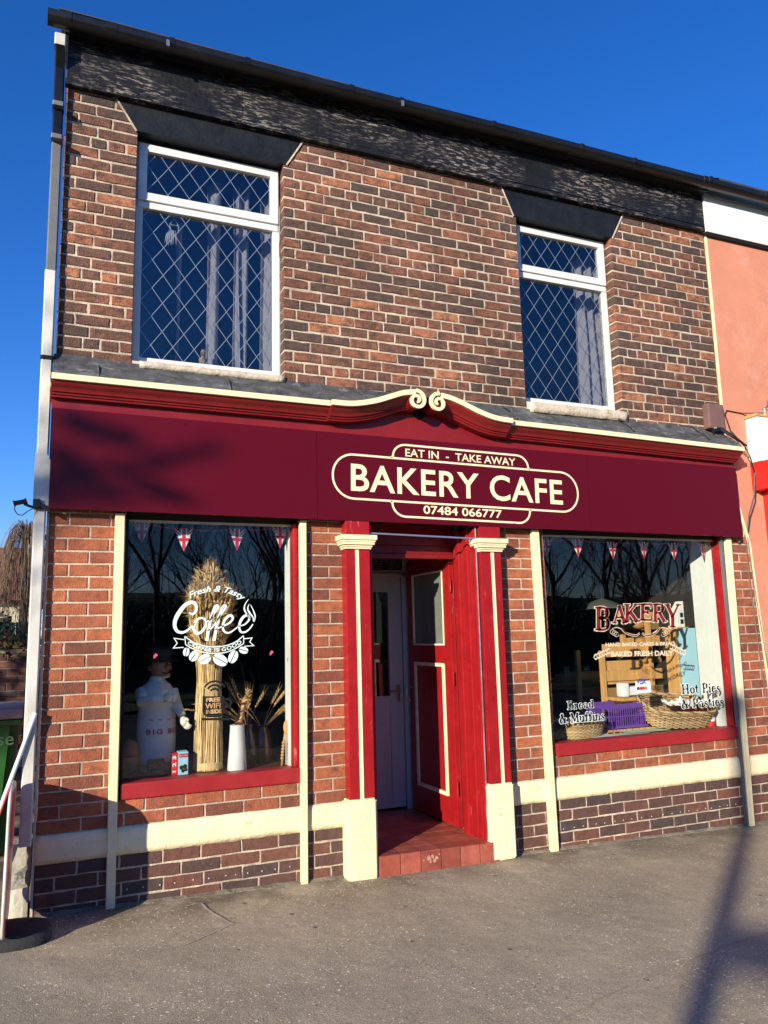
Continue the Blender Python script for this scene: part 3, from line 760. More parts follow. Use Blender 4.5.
# upper windows
def up_window(x0, x1, z0, z1, zt0, zt1, lab):
    """frame > pane, leading"""
    mb = MB(); y = .088; d = .06; fw = .05
    mb.bev(x0, x0+fw, y, y+d, z0, z1, .005); mb.bev(x1-fw, x1, y, y+d, z0, z1, .005)
    mb.bev(x0+fw-.003, x1-fw+.003, y+.0005, y+d, z1-fw, z1-.0005, .005); mb.bev(x0+fw-.003, x1-fw+.003, y+.0005, y+d, z0+.0005, z0+fw, .005)
    mb.bev(x0+.012, x1-.012, y-.006, y+d-.005, zt0-.012, zt0+.034, .004)
    # the opening top light: a sash standing proud, with its own frame
    sx0, sx1, sz0, sz1 = x0+.012, x1-.012, zt0+.04, z1-.012
    fb = .058
    mb.bev(sx0, sx0+fb, y-.018, y+.03, sz0, sz1, .005); mb.bev(sx1-fb, sx1, y-.018, y+.03, sz0, sz1, .005)
    mb.bev(sx0+fb-.004, sx1-fb+.004, y-.0175, y+.03, sz1-fb, sz1, .005); mb.bev(sx0+fb-.004, sx1-fb+.004, y-.0175, y+.03, sz0, sz0+fb, .005)
    fr = mb.make('window', M['upvc'], BLD, smooth=False, label=lab)
    g = MB(); yg = y+.022
    panes = [(x0+fw-.01, x1-fw+.01, z0+fw-.01, zt0), (sx0+fb-.01, sx1-fb+.01, sz0+fb-.01, sz1-fb+.01)]
    g.box(panes[0][0], panes[0][1], yg, yg+.004, panes[0][2], panes[0][3]); g.box(panes[1][0], panes[1][1], yg-.012, yg-.008, panes[1][2], panes[1][3])
    g.make('pane', M['glass_up'], fr)
    L_ = MB()
    for (a, b, c, d_), yy, ox in ((panes[0], yg, .0), (panes[1], yg-.012, .02)):
        a += .01; b -= .01; c += .01; d_ -= .01
        px, pz = .0715, .1  # half diagonals
        slope = pz/px
        k = -40
        while k < 60:
            for sg in (1, -1):
                # line z = c + sg*slope*(x-a-ox) + k*2*pz
                pts = []
                base = c+ox+k*2*pz
                xs_ = [a, b]
                seg = [(x, base+sg*slope*(x-a)) for x in xs_]
                (xa, za), (xb, zb) = seg
                t0, t1 = 0, 1; dz = zb-za
                ta, tb = (c-za)/dz, (d_-za)/dz
                lo, hi = max(0, min(ta, tb)), min(1, max(ta, tb))
                if hi-lo > .01:
                    L_.ribbon([(xa+(xb-xa)*lo, za+dz*lo+R.uniform(-.004, .004)), (xa+(xb-xa)*(lo+hi)/2, za+dz*(lo+hi)/2+R.uniform(-.003, .003)), (xa+(xb-xa)*hi, za+dz*hi+R.uniform(-.004, .004))], .0045, yy-(.0006 if sg > 0 else .001), .0008)
            k += 1
    L_.make('leading', M['leading'], fr)
    return fr
up_window(.455, 1.452, 3.330, 4.915, 4.445, 0, 'white framed leaded upstairs window with lilac curtain folds')
up_window(3.428, 4.368, 3.345, 4.890, 4.435, 0, 'white framed leaded upstairs window nearer the neighbouring house')
sl = MB(); rough_slab(sl, .50, 1.462, -.02, .10, 3.272, 3.318, 30, .006); rough_slab(sl, 3.45, 4.40, -.03, .10, 3.245, 3.325, 30, .008)
make_each(sl, 'window_sill', M['stone'], BLD, True)
sk = MB(); sk.box(.455, 1.452, .0, .098, 3.29, 3.318); sk.box(3.428, 4.368, .0, .098, 3.26, 3.33)
make_each(sk, 'inner_sill', M['stone'], BLD)
# upstairs rooms
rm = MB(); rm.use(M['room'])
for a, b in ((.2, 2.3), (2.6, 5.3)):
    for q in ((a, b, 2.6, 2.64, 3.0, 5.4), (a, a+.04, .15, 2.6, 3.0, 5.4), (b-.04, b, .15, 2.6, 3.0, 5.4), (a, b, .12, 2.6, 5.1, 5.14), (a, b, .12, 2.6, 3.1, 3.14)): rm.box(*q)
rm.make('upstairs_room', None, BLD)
def curtain(x0, x1, y, z0, z1, folds, label, amp=.035):
    mb = MB(); nx = folds*10; vs = []; fs = []; nz = 12
    for j in range(nz+1):
        t = j/nz
        for i in range(nx+1):
            u = i/nx; x = x0+(x1-x0)*u+.01*math.sin(t*3+u*5)
            vs.append((x, y+amp*math.sin(u*folds*2*PI+.4*math.sin(t*4))+.01*math.sin(7*t+u*9), z0+(z1-z0)*t))
    for j in range(nz):
        for i in range(nx): a = j*(nx+1)+i; fs.append((a, a+1, a+nx+2, a+nx+1))
    mb.add(vs, fs); o = mb.make('curtain', M['curtain'], smooth=True)
    s_ = o.modifiers.new('t', 'SOLIDIFY'); s_.thickness = .003
    return thing(o, label, 'curtain', 'curtains behind the upstairs windows')
curtain(.97, 1.06, .30, 3.25, 4.85, 1, 'narrow curtain fold hanging mid way across the larger upstairs window', .03)
curtain(1.16, 1.27, .30, 3.25, 4.85, 2, 'pale lilac curtain hanging beside the right edge curtain upstairs', .03)
curtain(1.36, 1.75, .30, 3.25, 4.85, 4, 'wide pale curtain gathered at the right edge of the larger upstairs window')
curtain(.76, .79, .32, 3.25, 4.5, 1, 'thin faint curtain strip left of centre in the larger upstairs window', .01)
curtain(4.18, 4.7, .30, 3.25, 4.86, 5, 'pale lilac curtain at the right side of the smaller upstairs window')

# cornice with swan neck and scrolls
def smooth_path(pts, n=6):
    out = []
    P = [Vector((p[0], p[1])) for p in pts]
    for i in range(len(P)-1):
        p0 = P[max(0, i-1)]; p1 = P[i]; p2 = P[i+1]; p3 = P[min(len(P)-1, i+2)]
        for k in range(n):
            t = k/n
            out.append(.5*((2*p1)+(-p0+p2)*t+(2*p0-5*p1+4*p2-p3)*t*t+(-p0+3*p1-3*p2+p3)*t**3))
    out.append(P[-1]); return out
left = [(-.012, 3.112)]+[(x, 3.112-.004*x) for x in (.5, 1.0, 1.5, 1.72)]
sw_l = smooth_path([(1.72, 3.104), (1.87, 3.108), (2.03, 3.142), (2.15, 3.186), (2.25, 3.222), (2.34, 3.236)])
sw_r = smooth_path([(2.545, 3.232), (2.63, 3.218), (2.73, 3.186), (2.86, 3.137), (2.99, 3.104), (3.135, 3.094)])
right = [(3.135, 3.092), (3.6, 3.085), (4.2, 3.074), (4.9, 3.06), (5.47, 3.050)]
# flashing
ff = MB(); nx = 60; vs = []; fs = []
for i in range(nx+1):
    x = -.008+(5.452+.008)*i/nx; t = i/nx
    zt = 3.288-.06*t+.008*noise.noise(Vector((x*3, 0, 0))); zb = 3.122-.05*t
    if 1.72 < x < 3.135:
        pth = sw_l if x < 2.44 else sw_r
        zp = min(pth, key=lambda q: abs(q[0]-x))[1]
        zb = max(zb, zp-.004); zt = max(zt, zb+.045)
    yb_ = -.2
    vs += [(x, -.002, zt+.02), (x, -.012, zt-.01), (x, -.11+.006*noise.noise(Vector((x*5, 2, 0))), (zt+zb)/2+.006*noise.noise(Vector((x*6, 4, 0)))), (x, -.2, zb), (x, -.2, zb-.02)]
    if i:
        b = 5*i
        for j in range(4): fs.append((b-5+j, b-5+j+1, b+j+1, b+j))
ff.add(vs, [f[::-1] for f in fs]); FL = ff.make('lead_flashing', M['lead'], BLD, smooth=True)
fz2 = MB()
for x in (.25, 1.05, 2.0, 3.2, 4.3, 5.1): fz2.tube([(x, -.004, 3.27), (x, -.11, 3.212), (x, -.198, 3.118)], .006, 6)
make_each(fz2, 'lead_roll', M['lead'], FL)

RED = [(-.006, -.199), (.030, -.196), (.048, -.186), (.060, -.168), (.072, -.152), (.086, -.147), (.0865, -.135), (.100, -.131), (.101, -.12), (.113, -.118), (.114, -.070)]
CRM = [(-.034, -.175), (-.034, -.212), (.0, -.212), (.0, -.175)]
def sweep(mb, path, prof, yo=0, caps=True, shear=True):
    P = [Vector(p) if not isinstance(p, Vector) else p for p in path]; n = len(P); m_ = len(prof); vs = []; fs = []
    for i in range(n):
        d = (P[min(i+1, n-1)]-P[max(i-1, 0)]).normalized(); nn = Vector((d.y, -d.x))
        for dn, y in prof:
            vs.append((P[i].x+nn.x*dn, y+yo, P[i].y+nn.y*dn))
    for i in range(n-1):
        for j in range(m_-1): fs.append((i*m_+j, i*m_+j+1, (i+1)*m_+j+1, (i+1)*m_+j))
    if caps: fs += [tuple(range(m_-1, -1, -1)), tuple((n-1)*m_+j for j in range(m_))]
    mb.add(vs, fs)
cr = MB()
for path, yo in ((left, 0), (sw_l, -.030), (sw_r, -.030), (right, 0)):
    cl = RED+[(.114, .0), (-.006, .0)]
    sweep(cr, path, cl+[cl[0]], yo)
# backing boards behind and tympanum
tym = [(-.004, 2.93), (5.478, 2.885), (5.478, 2.94)]+[(p[0], p[1]-.10) for p in reversed(right)]+[(p.x, p.y-.09) for p in reversed(sw_r)]+[(2.44, 3.07)]+[(p.x, p.y-.09) for p in reversed(sw_l)]+[(p[0], p[1]-.10) for p in reversed(left)]
cr.prism(tym, -.076, .0)
ce = MB()
cc = [(-.034+.034, -.175)]
for path, yo in ((left, 0), (sw_l, -.034), (sw_r, -.034), (right, 0)):
    C2 = [(-.006, -.02), (-.006, -.214), (.030, -.214), (.030, -.20), (.030, -.02)]
    sweep(ce, path, C2+[C2[0]], yo)
def spiral(cx, cz, r0, turns, sgn, a0):
    out = []; n = 44; r0 = .068
    for i in range(n+1):
        t = i/n; r = r0*(1-t*.80); a = a0+sgn*turns*2*PI*t
        out.append((cx+r*math.cos(a), cz+r*math.sin(a)))
    return out
for (cx, cz, sgn, a0) in ((2.350, 3.166, -1, PI*.52), (2.520, 3.162, 1, PI*.46)):
    sp = spiral(cx, cz, .066, 1.45, sgn, a0)
    ce.ribbon(sp, [.027-.008*i/44 for i in range(45)], -.235, .018)
    cr.prism([(cx+.055*math.cos(t*PI/8), cz+.055*math.sin(t*PI/8)) for t in range(16)], -.225, -.10)
CR = cr.make('cornice', M['red_cornice'], BLD, smooth='auto')
ce.make('cornice_edge', M['cream'], CR, smooth=False)

# fascia board, three panels
FS = MB()
def fz_top(x): return 2.938-.0072*x
def fz_bot(x): return 2.326-.0064*x
for a, b in ((.0, 1.657), (1.6595, 3.893), (3.8955, 5.478)):
    FS.prism([(a, fz_bot(a)), (b, fz_bot(b)), (b, fz_top(b)), (a, fz_top(a))], -.092, -.078)
FA = FS.make('fascia_board', M['maroon'], BLD, label='maroon fascia board lettered BAKERY CAFE')
bk = MB(); bk.box(.004, 5.474, -.0775, -.0, 2.345, 2.93, .038); bk.make('fascia_box', M['black_paint'], BLD)
sc = MB()
for x in (.1, .78, 1.60, 1.72, 2.4, 3.2, 3.84, 3.95, 4.7, 5.42):
    for zz in (fz_bot(x)+.03, fz_top(x)-.03):
        sc.lathe([(.0055, 0), (.004, .003)], (0, 0, 0), 8)
        for i in range(len(sc.v)-16, len(sc.v)):
            a, b, c = sc.v[i]; sc.v[i] = (x+a, -.0921-c, zz+b)
make_each(sc, 'screw_cap', M['maroon'], FA)
YL = -.0925
so = MB()
def rrect(x0, x1, z0, z1, r, ti, n=10):
    out = []
    for cx, cz, a0 in ((x1-r, z1-r, 90), (x1-r, z0+r, 0), (x0+r, z0+r, -90), (x0+r, z1-r, -180)):
        for i in range(n+1):
            a = math.radians(a0-90*i/n); x = cx+r*math.cos(a); z = cz+r*math.sin(a)
            out.append((x, z-ti*(x-(x0+x1)/2)))
    return out
TI = .015
so.ribbon(rrect(1.770, 3.790, 2.455, 2.765, .152, TI), .0145, YL, .0012, True)
def tilt(pts): return [(x, z-TI*(x-2.78)) for x, z in pts]
top = [(2.207, 2.768)]+[(2.222+.10-.10*math.cos(math.radians(a)), 2.778+.09*math.sin(math.radians(a))) for a in range(0, 91, 10)]+[(3.345-.10+.10*math.cos(math.radians(a)), 2.778+.09*math.sin(math.radians(a))) for a in range(90, -1, -10)]+[(3.36, 2.768)]
so.ribbon(tilt(top), .0145, YL, .0012)
bot = [(2.195, 2.452)]+[(2.208+.10-.10*math.cos(math.radians(a)), 2.444-.095*math.sin(math.radians(a))) for a in range(0, 91, 10)]+[(3.34-.10+.10*math.cos(math.radians(a)), 2.444-.095*math.sin(math.radians(a))) for a in range(90, -1, -10)]+[(3.355, 2.452)]
so.ribbon(tilt(bot), .0145, YL, .0012)
so.make('sign_outline', M['letter'], FA)
tl = MB()
at_ = -TI
text_mb('BAKERY CAFE', .267, 1.900, 2.527, YL, .004, 0, 1.06, 1.745, tl, tilt=at_)
_t = text_mb('EAT IN  -  TAKE AWAY', .080, 2.318, 2.793, YL, .001, 0, 1.0, .915, None, tilt=at_); make_words(_t, 'sign_lettering', M['letter'], FA, .026)
_t = text_mb('07484 066777', .083, 2.447, 2.384, YL, .0014, 0, 1.0, .645, None, tilt=at_); make_words(_t, 'sign_lettering', M['letter'], FA, .024)
make_words(tl, 'sign_lettering', M['letter'], FA, .06)

# cream battens
bt = MB()
for (x0, x1, x2, x3, zt, m_) in ((.378, .436, .388, .438, 2.318, 'a'), (1.552, 1.598, 1.545, 1.588, 2.316, 'a'), (3.385, 3.448, 3.405, 3.468, 2.304, 'a'), (5.352, 5.408, 5.318, 5.372, 2.292, 'a')):
    zb = gz(x0)-.005
    vs = [(x2, -.042, zb), (x3, -.042, zb), (x1, -.042, zt), (x0, -.042, zt), (x2, -.002, zb), (x3, -.002, zb), (x1, -.002, zt), (x0, -.002, zt)]
    bm = bmesh.new(); vv = [bm.verts.new(v) for v in vs]
    for f in ((0, 1, 2, 3), (1, 5, 6, 2), (4, 0, 3, 7), (3, 2, 6, 7), (5, 4, 7, 6), (1, 0, 4, 5)): bm.faces.new([vv[i] for i in f])
    bmesh.ops.bevel(bm, geom=bm.edges[:], offset=.004, segments=1, affect='EDGES')
    mb = MB(); mb.bm(bm); mb.make('cover_batten', M['cream_old'], BLD)
mb = MB(); mb.box(5.300, 5.3165, -.03, .0, gz(5)-.005, 2.29); mb.make('cable_trunking', M['pipe_grey'], BLD)

# shop windows: red frame, pane, decals
YG = .085
def shop_window(x0, x1, z0, z1, lab):
    mb = MB(); mb.use(M['red_dull'])
    mb.bev(x0, x1+.012, -.02, .10, z0-.085, z0+.006, .008)            # sill
    mb.use(M['red'])
    mb.bev(x1-.034, x1, .03, .11, z0+.006, z1, .004)
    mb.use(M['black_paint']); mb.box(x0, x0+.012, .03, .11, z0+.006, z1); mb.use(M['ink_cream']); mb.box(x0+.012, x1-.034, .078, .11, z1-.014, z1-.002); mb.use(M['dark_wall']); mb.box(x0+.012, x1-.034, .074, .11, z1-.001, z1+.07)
    fr = mb.make('shop_window', None, BLD, label=lab)
    g = MB(); g.box(x0+.002, x1-.02, YG, YG+.006, z0, z1); g.make('pane', M['glass'], fr)
    return fr
SW1 = shop_window(.452, 1.556, .706, 2.30, 'shop window lettered Fresh and Tasty Coffee over a display')
SW2 = shop_window(3.516, 5.352, .706, 2.285, 'wide shop window lettered BAKERY, Bread and Muffins, Hot Pies and Pasties')
YD = YG-.001
def D(px, py): return bp(px, py, YG)
# --- coffee lettering (centre lines surveyed from the glass)
def Z1(a, b): return D(160+a/6.98, 570+b/6.98)
cf = MB()
S1 = abs(Z1(100, 0)[0]-Z1(0, 0)[0])/100
def script(mb, pts, w0, w1=None, wm=None, n=8):
    q = smooth_path([Z1(a, b) for a, b in pts], n); k = len(q)
    wm = wm or w0; w1 = w1 or w0
    ws = [(w0+(wm-w0)*min(1, 2*i/(k-1))) if i < k/2 else (wm+(w1-wm)*(2*i/(k-1)-1)) for i in range(k)]
    mb.ribbon([(p.x, p.y) for p in q], [w*S1 for w in ws], YD, .0006)
script(cf, [(203, 300), (228, 308), (250, 285), (250, 245), (222, 225), (182, 240), (145, 280), (112, 335), (102, 385), (118, 425), (155, 436), (192, 420), (222, 392), (240, 370)], 14, 8, 30)
script(cf, [(300, 335), (268, 340), (240, 372), (234, 412), (252, 440), (285, 435), (312, 400), (322, 362), (305, 336)], 14, 14, 20)
script(cf, [(318, 345), (332, 356), (352, 345), (375, 305), (400, 270), (402, 250), (388, 252), (372, 285), (352, 350), (338, 420), (326, 495)], 8, 22, 16)
script(cf, [(330, 425), (365, 400), (400, 350), (440, 290), (458, 262), (456, 248), (438, 256), (420, 300), (402, 360), (388, 430), (376, 495)], 8, 22, 16)
script(cf, [(385, 418), (420, 400), (455, 385), (490, 365), (508, 338), (496, 318), (472, 325), (450, 352), (438, 395), (450, 430), (482, 438), (520, 415), (550, 390)], 8, 8, 20)
script(cf, [(550, 392), (590, 380), (618, 352), (622, 328), (604, 316), (580, 330), (560, 362), (552, 400), (566, 432), (596, 432), (625, 410), (648, 378)], 8, 8, 20)
script(cf, [(618, 203), (596, 235), (588, 268), (600, 300), (622, 330), (630, 350)], 3, 3, 12)
script(cf, [(622, 238), (612, 270), (626, 300), (648, 330), (652, 360)], 3, 4, 14)
script(cf, [(632, 242), (652, 285), (664, 325), (656, 362)], 3, 4, 10)
# ribbon banner
script(cf, [(172, 462), (225, 500), (300, 528), (380, 536), (460, 528), (530, 500), (582, 458)], 7)
script(cf, [(178, 520), (225, 548), (300, 574), (380, 582), (460, 574), (530, 546), (584, 512)], 7)
script(cf, [(172, 462), (176, 492), (178, 520)], 6, n=2); script(cf, [(582, 458), (584, 485), (584, 512)], 6, n=2)
for s_ in (1, -1):
    pts = [(168, 486), (98, 476), (120, 510), (93, 545), (165, 540)]
    if s_ < 0: pts = [(586, 480), (642, 474), (626, 502), (655, 528), (588, 532)]
    cf.ribbon([Z1(a, b) for a, b in pts], 6*S1, YD, .0006)
# beans: two halves with a gap along the middle
for cx, cy, rx, ry, an in ((183, 572, 20, 30, 10), (236, 600, 28, 40, 35), (312, 622, 44, 32, -25), (420, 628, 54, 38, 30), (510, 606, 30, 46, 25), (583, 560, 32, 22, 15)):
    a_ = math.radians(an)
    for s_ in (1, -1):
        poly = []
        long_ = (rx >= ry)
        for i in range(15):
            t = PI*i/14
            if long_: u, v = rx*math.cos(t), s_*(ry*math.sin(t)*.94+3.0)
            else: u, v = s_*(rx*math.sin(t)*.94+3.0), ry*math.cos(t)
            poly.append(Z1(cx+u*math.cos(a_)-v*math.sin(a_), cy+u*math.sin(a_)+v*math.cos(a_)))
        n_ = len(poly); cf.add([(x, YD-.0006, z) for x, z in poly], [tuple(range(n_))])
def arcfn(cx, cz, rad, a0):
    def f(u, w):
        a = a0-u/rad; r = rad+w
        return (cx+r*math.cos(a), YD-.0012, cz+r*math.sin(a))
    return f
pa, pb, pc = Z1(210, 200), Z1(390, 150), Z1(578, 215)
# circle through three points
ax, ay = pa; bx_, by_ = pb; cx_, cy_ = pc
d_ = 2*(ax*(by_-cy_)+bx_*(cy_-ay)+cx_*(ay-by_))
ux = ((ax*ax+ay*ay)*(by_-cy_)+(bx_*bx_+by_*by_)*(cy_-ay)+(cx_*cx_+cy_*cy_)*(ay-by_))/d_
uy = ((ax*ax+ay*ay)*(cx_-bx_)+(bx_*bx_+by_*by_)*(ax-cx_)+(cx_*cx_+cy_*cy_)*(bx_-ax))/d_
rad = math.hypot(ax-ux, ay-uy); a0 = math.atan2(ay-uy, ax-ux); a1 = math.atan2(cy_-uy, cx_-ux)
text_mb('Fresh & Tasty', 62*S1, 0, 0, 0, .0008, .35, 1.0, (a0-a1)*rad, cf, basef=arcfn(ux, uy, rad, a0))
bfn = smooth_path([Z1(a, b) for a, b in [(190, 516), (235, 540), (300, 562), (380, 570), (460, 562), (525, 537), (572, 508)]], 10)
def pathfn(path):
    Ls = [0]
    for i in range(1, len(path)): Ls.append(Ls[-1]+(path[i]-path[i-1]).length)
    def f(u, w):
        u = max(0, min(Ls[-1]-1e-6, u)); i = 0
        while i < len(path)-2 and Ls[i+1] < u: i += 1
        d = (path[i+1]-path[i]); t = (u-Ls[i])/max(1e-9, d.length); p = path[i].lerp(path[i+1], t); d.normalize()
        return (p.x-d.y*w, YD-.0012, p.y+d.x*w)
    return f, Ls[-1]
fn, LL = pathfn(bfn)
text_mb('COFFEE IS GOOD', 36*S1, 0, 0, 0, .0008, 0, 1.1, LL, cf, basef=fn)
cf.make('coffee_lettering', M['ink_mint'], SW1)
# pink spots on glass
PSL = []
for px, py in ((155, 656), (271, 653)):
    x, z = D(px, py); ps = MB(); PSL.append(ps)
    for dx, dz, r in ((0, 0, .009), (.010, .005, .006), (-.004, -.009, .006), (.004, .011, .005)):
        ps.add([(x+dx+r*math.cos(t*PI/4), YD-.0006, z+dz+r*math.sin(t*PI/4)) for t in range(8)], [tuple(range(8))])
[ps_.make('pink_sticker', M['pink_spot'], SW1) for ps_ in PSL]
# wifi cup decal
def Z3(a, b): return D(185+a/6.4, 660+b/6.4)
wf = MB(); wf.use(M['ink_black'])
S3 = abs(Z3(100, 0)[0]-Z3(0, 0)[0])/100
cxw, czw = Z3(188, 212)
for r in (28, 52, 76): wf.ribbon([(cxw+r*S3*math.cos(math.radians(a)), czw+r*S3*math.sin(math.radians(a))) for a in range(28, 153, 8)], 13*S3, YD, .0006)
mug = [Z3(*p) for p in ((112, 232), (112, 330), (122, 352), (140, 366), (222, 366), (242, 352), (250, 330), (250, 232))]
wf.add([(x, YD-.0005, z) for x, z in mug], [tuple(range(8))])
wf.ribbon([Z3(*p) for p in ((250, 250), (285, 250), (296, 272), (285, 296), (250, 304))], 13*S3, YD, .0006)
wf.ribbon([Z3(108, 379), Z3(290, 377)], 15*S3, YD, .0006)
wf.make('wifi_cup_sticker', None, SW1)
wt = MB()
for tx, yy, w_ in (('FREE', 268, 92), ('WIFI', 312, 100), ('INSIDE', 344, 100)):
    x, z = Z3(134 if tx != 'WIFI' else 128, yy)
    text_mb(tx, (40 if tx == 'WIFI' else 28)*S3*1.2, x, z, YD-.0008, .0012, 0, 1, w_*S3, wt)
wt.make('wifi_cup_lettering', M['straw_dark'], SW1)

# --- bakery lettering on the wide window
bl = MB(); bo = MB()
def Z4(a, b): return D(580+a/6.98, 590+b/6.98)
LET = [('B', 102, 118, 282, 98), ('A', 222, 108, 232, 92), ('K', 304, 98, 222, 100), ('E', 412, 96, 212, 84), ('R', 502, 96, 222, 92), ('Y', 590, 98, 262, 100)]
for ch, x0, yt, yb, wd in LET:
    adv = G[ch][0]
    def fn(u, w, x0=x0, yt=yt, yb=yb, wd=wd, adv=adv): return Z4(x0+u/adv*wd*1.12, yb+(yt-yb)*w)
    kk = S1*wd/adv*.98
    serif_text(bo, ch, fn, .085, YD, kk, (.29, .14)); serif_text(bl, ch, fn, 0, YD-.0012, kk, (.29, .14))
    def fn2(u, w, x0=x0, yt=yt, yb=yb, wd=wd, adv=adv): return Z4(x0+u/adv*wd+7, yb+(yt-yb)*w+9)
    serif_text(bo, ch, fn2, .0, YD+.0004, kk, (.22, .10))
# flourish under the word
def scr4(mb, pts, w0, wm=None, n=6, yy=YD):
    q = smooth_path([Z4(a, b) for a, b in pts], n); k = len(q); wm = wm or w0
    mb.ribbon([(p.x, p.y) for p in q], [(w0+(wm-w0)*math.sin(PI*i/(k-1)))*S1 for i in range(k)], yy, .0006)
for mbx, e, yy in ((bo, 9, YD), (bl, 0, YD-.0008)):
    scr4(mbx, [(290, 275), (330, 305), (390, 318), (415, 300)], 4+e, 12+e, yy=yy); scr4(mbx, [(435, 300), (460, 318), (520, 305), (560, 262)], 4+e, 12+e, yy=yy)
for cx, s_ in ((262, 1), (575, -1)):
    for k_ in range(3):
        scr4(bo, [(cx+s_*(-36+k_*14)+s_*16*math.cos(t), 300+k_*9-8+16*math.sin(t)) for t in [i*.7 for i in range(9)]], 4)
    scr4(bo, [(cx-40*s_, 270), (cx, 262), (cx+40*s_, 282), (cx+90*s_, 318)], 3, 7)
q0, q1 = Z4(178, 394), Z4(660, 384)
text_mb('HAND BAKED CAKES & BREAD', 44*S1, q0[0], q0[1], YD-.0004, .0012, 0, 1, q1[0]-q0[0], bo, tilt=math.atan2(q1[1]-q0[1], q1[0]-q0[0]))
q0, q1 = Z4(215, 464), Z4(650, 456)
text_mb('BAKED FRESH DAILY', 62*S1, q0[0], q0[1], YD-.0004, .002, 0, 1, q1[0]-q0[0], bo, tilt=math.atan2(q1[1]-q0[1], q1[0]-q0[0]))
for s_, x_, y_ in ((1, 95, 470), (-1, 740, 440)):
    for k_ in range(6):
        scr4(bo, [(x_+s_*k_*18, y_-k_*8), (x_+s_*(k_*18+12), y_-k_*8-20), (x_+s_*(k_*18+22), y_-k_*8-14)], 4, 12, 3)
        scr4(bo, [(x_+s_*k_*18, y_-k_*8), (x_+s_*(k_*18+16), y_-k_*8+14), (x_+s_*(k_*18+24), y_-k_*8+2)], 4, 12, 3)
bo.make('bakery_outline', M['ink_cream'], SW2); bl.make('bakery_lettering', M['ink_red'], SW2)
# Bread & Muffins ; Hot Pies & Pasties
def line_text(txt, pxa, pya, pxb, pyb, hpx):
    xa, za = D(pxa, pya); xb, zb = D(pxb, pyb)
    total = sum(G[c][0] for c in txt); k = (xb-xa)/total
    h = hpx
    def fn(u, w): return (xa+u*k, za+(zb-za)*u/total+w*h)
    u0 = 0
    for wd_ in txt.split(' '):
        hb = MB(); ho = MB(); f1 = lambda u, w, u0=u0: fn(u+u0, w)
        serif_text(ho, wd_, f1, .11, YD, min(k, h)*1.0, (.20, .10)); serif_text(hb, wd_, f1, 0, YD-.0012, min(k, h), (.20, .10))
        ho.make('product_lettering_outline', M['ink_white'], SW2); hb.make('product_lettering', M['ink_black'], SW2)
        u0 += sum(G[c][0] for c in wd_)+G[' '][0]
hh = lambda px, a, b: abs(D(px, a)[1]-D(px, b)[1])
line_text('Bread', 567.5, 709.5, 594, 707.5, hh(580, 708, 700))
line_text('& Muffins', 559.5, 723.5, 605, 720, hh(580, 723, 713.5))
line_text('Hot Pies', 681.5, 694, 720.5, 692, hh(700, 694, 684.5))
line_text('& Pasties', 681.5, 708.5, 724, 705.5, hh(700, 708, 699))
# card payment sticker
cdm = MB(); x0, z0 = D(636, 693); x1, z1 = D(650, 681)
cdm.use(M['ink_white']); cdm.add([(x0, YD-.0005, z0), (x1, YD-.0005, z0+.002), (x1, YD-.0005, z1+.002), (x0, YD-.0005, z1)], [(0, 1, 2, 3)])
cdm.use(M['ink_blue']); text_mb('VISA', .062, x0+.017, z0+.066, YD-.001, .002, .3, 1, .085, cdm)
for i, mm in enumerate(('ink_blue', 'ink_brightred', 'ink_brightred', 'bread')):
    cdm.use(M[mm]); cx = x0+.024+i*.026
    cdm.add([(cx+.015*math.cos(t*PI/6), YD-.0011-i*.0002, z0+.034+.015*math.sin(t*PI/6)) for t in range(12)], [tuple(range(12))])
cdm.make('card_sticker', None, SW2)

# pilasters with capitals and plinths
def pilaster(x0, x1, sx, dz=0):
    mb = MB(); mb.bev(x0, x1, -.085, -.001, .47, 2.31, .004)
    mb.bev(x0+.0, x1, -.088, -.08, 2.22, 2.325, .003)
    p = mb.make('pilaster', M['red'], BLD, label='red pilaster with cream stripe '+('left of the doorway' if x0 < 2.4 else 'right of the doorway'))
    s_ = MB(); s_.prism([(sx+.004, .48), (sx+.030, .48), (sx+.026, 2.12), (sx, 2.12)], -.0885, -.0855); s_.make('stripe', M['cream'], p)
    c = MB()
    for i, (e, h0, h1) in enumerate(((.046, .052, .085), (.036, .038, .052), (.030, .020, .038), (.016, .006, .020), (.008, -.008, .006))):
        c.bev(x0-e, x1+e*.8, -.095-e, -.0, 2.128+h0, 2.128+h1+.001, .004)
    c.make('capital', M['cream'], p)
    b = MB(); bm = bmesh.new(); bmesh.ops.create_cube(bm, size=1)
    xa, xb = x0-.022, x1+.006
    for q in bm.verts: q.co = Vector(((xa+xb)/2+q.co.x*(xb-xa), -.048+q.co.y*.125, .24+q.co.z*.505))
    bmesh.ops.bevel(bm, geom=bm.edges[:], offset=.014, segments=2, affect='EDGES')
    bmesh.ops.subdivide_edges(bm, edges=bm.edges[:], cuts=4, use_grid_fill=True)
    for q in bm.verts:
        n_ = noise.noise(q.co*13)*.0045+noise.noise(q.co*40)*.0015; q.co += Vector((n_*.6, n_, n_*.4))
    b.bm(bm); b.make('plinth', M['cream_rough'], p, smooth='auto')
pilaster(1.857, 2.032, 1.925)
pilaster(2.900, 3.072, 2.985)

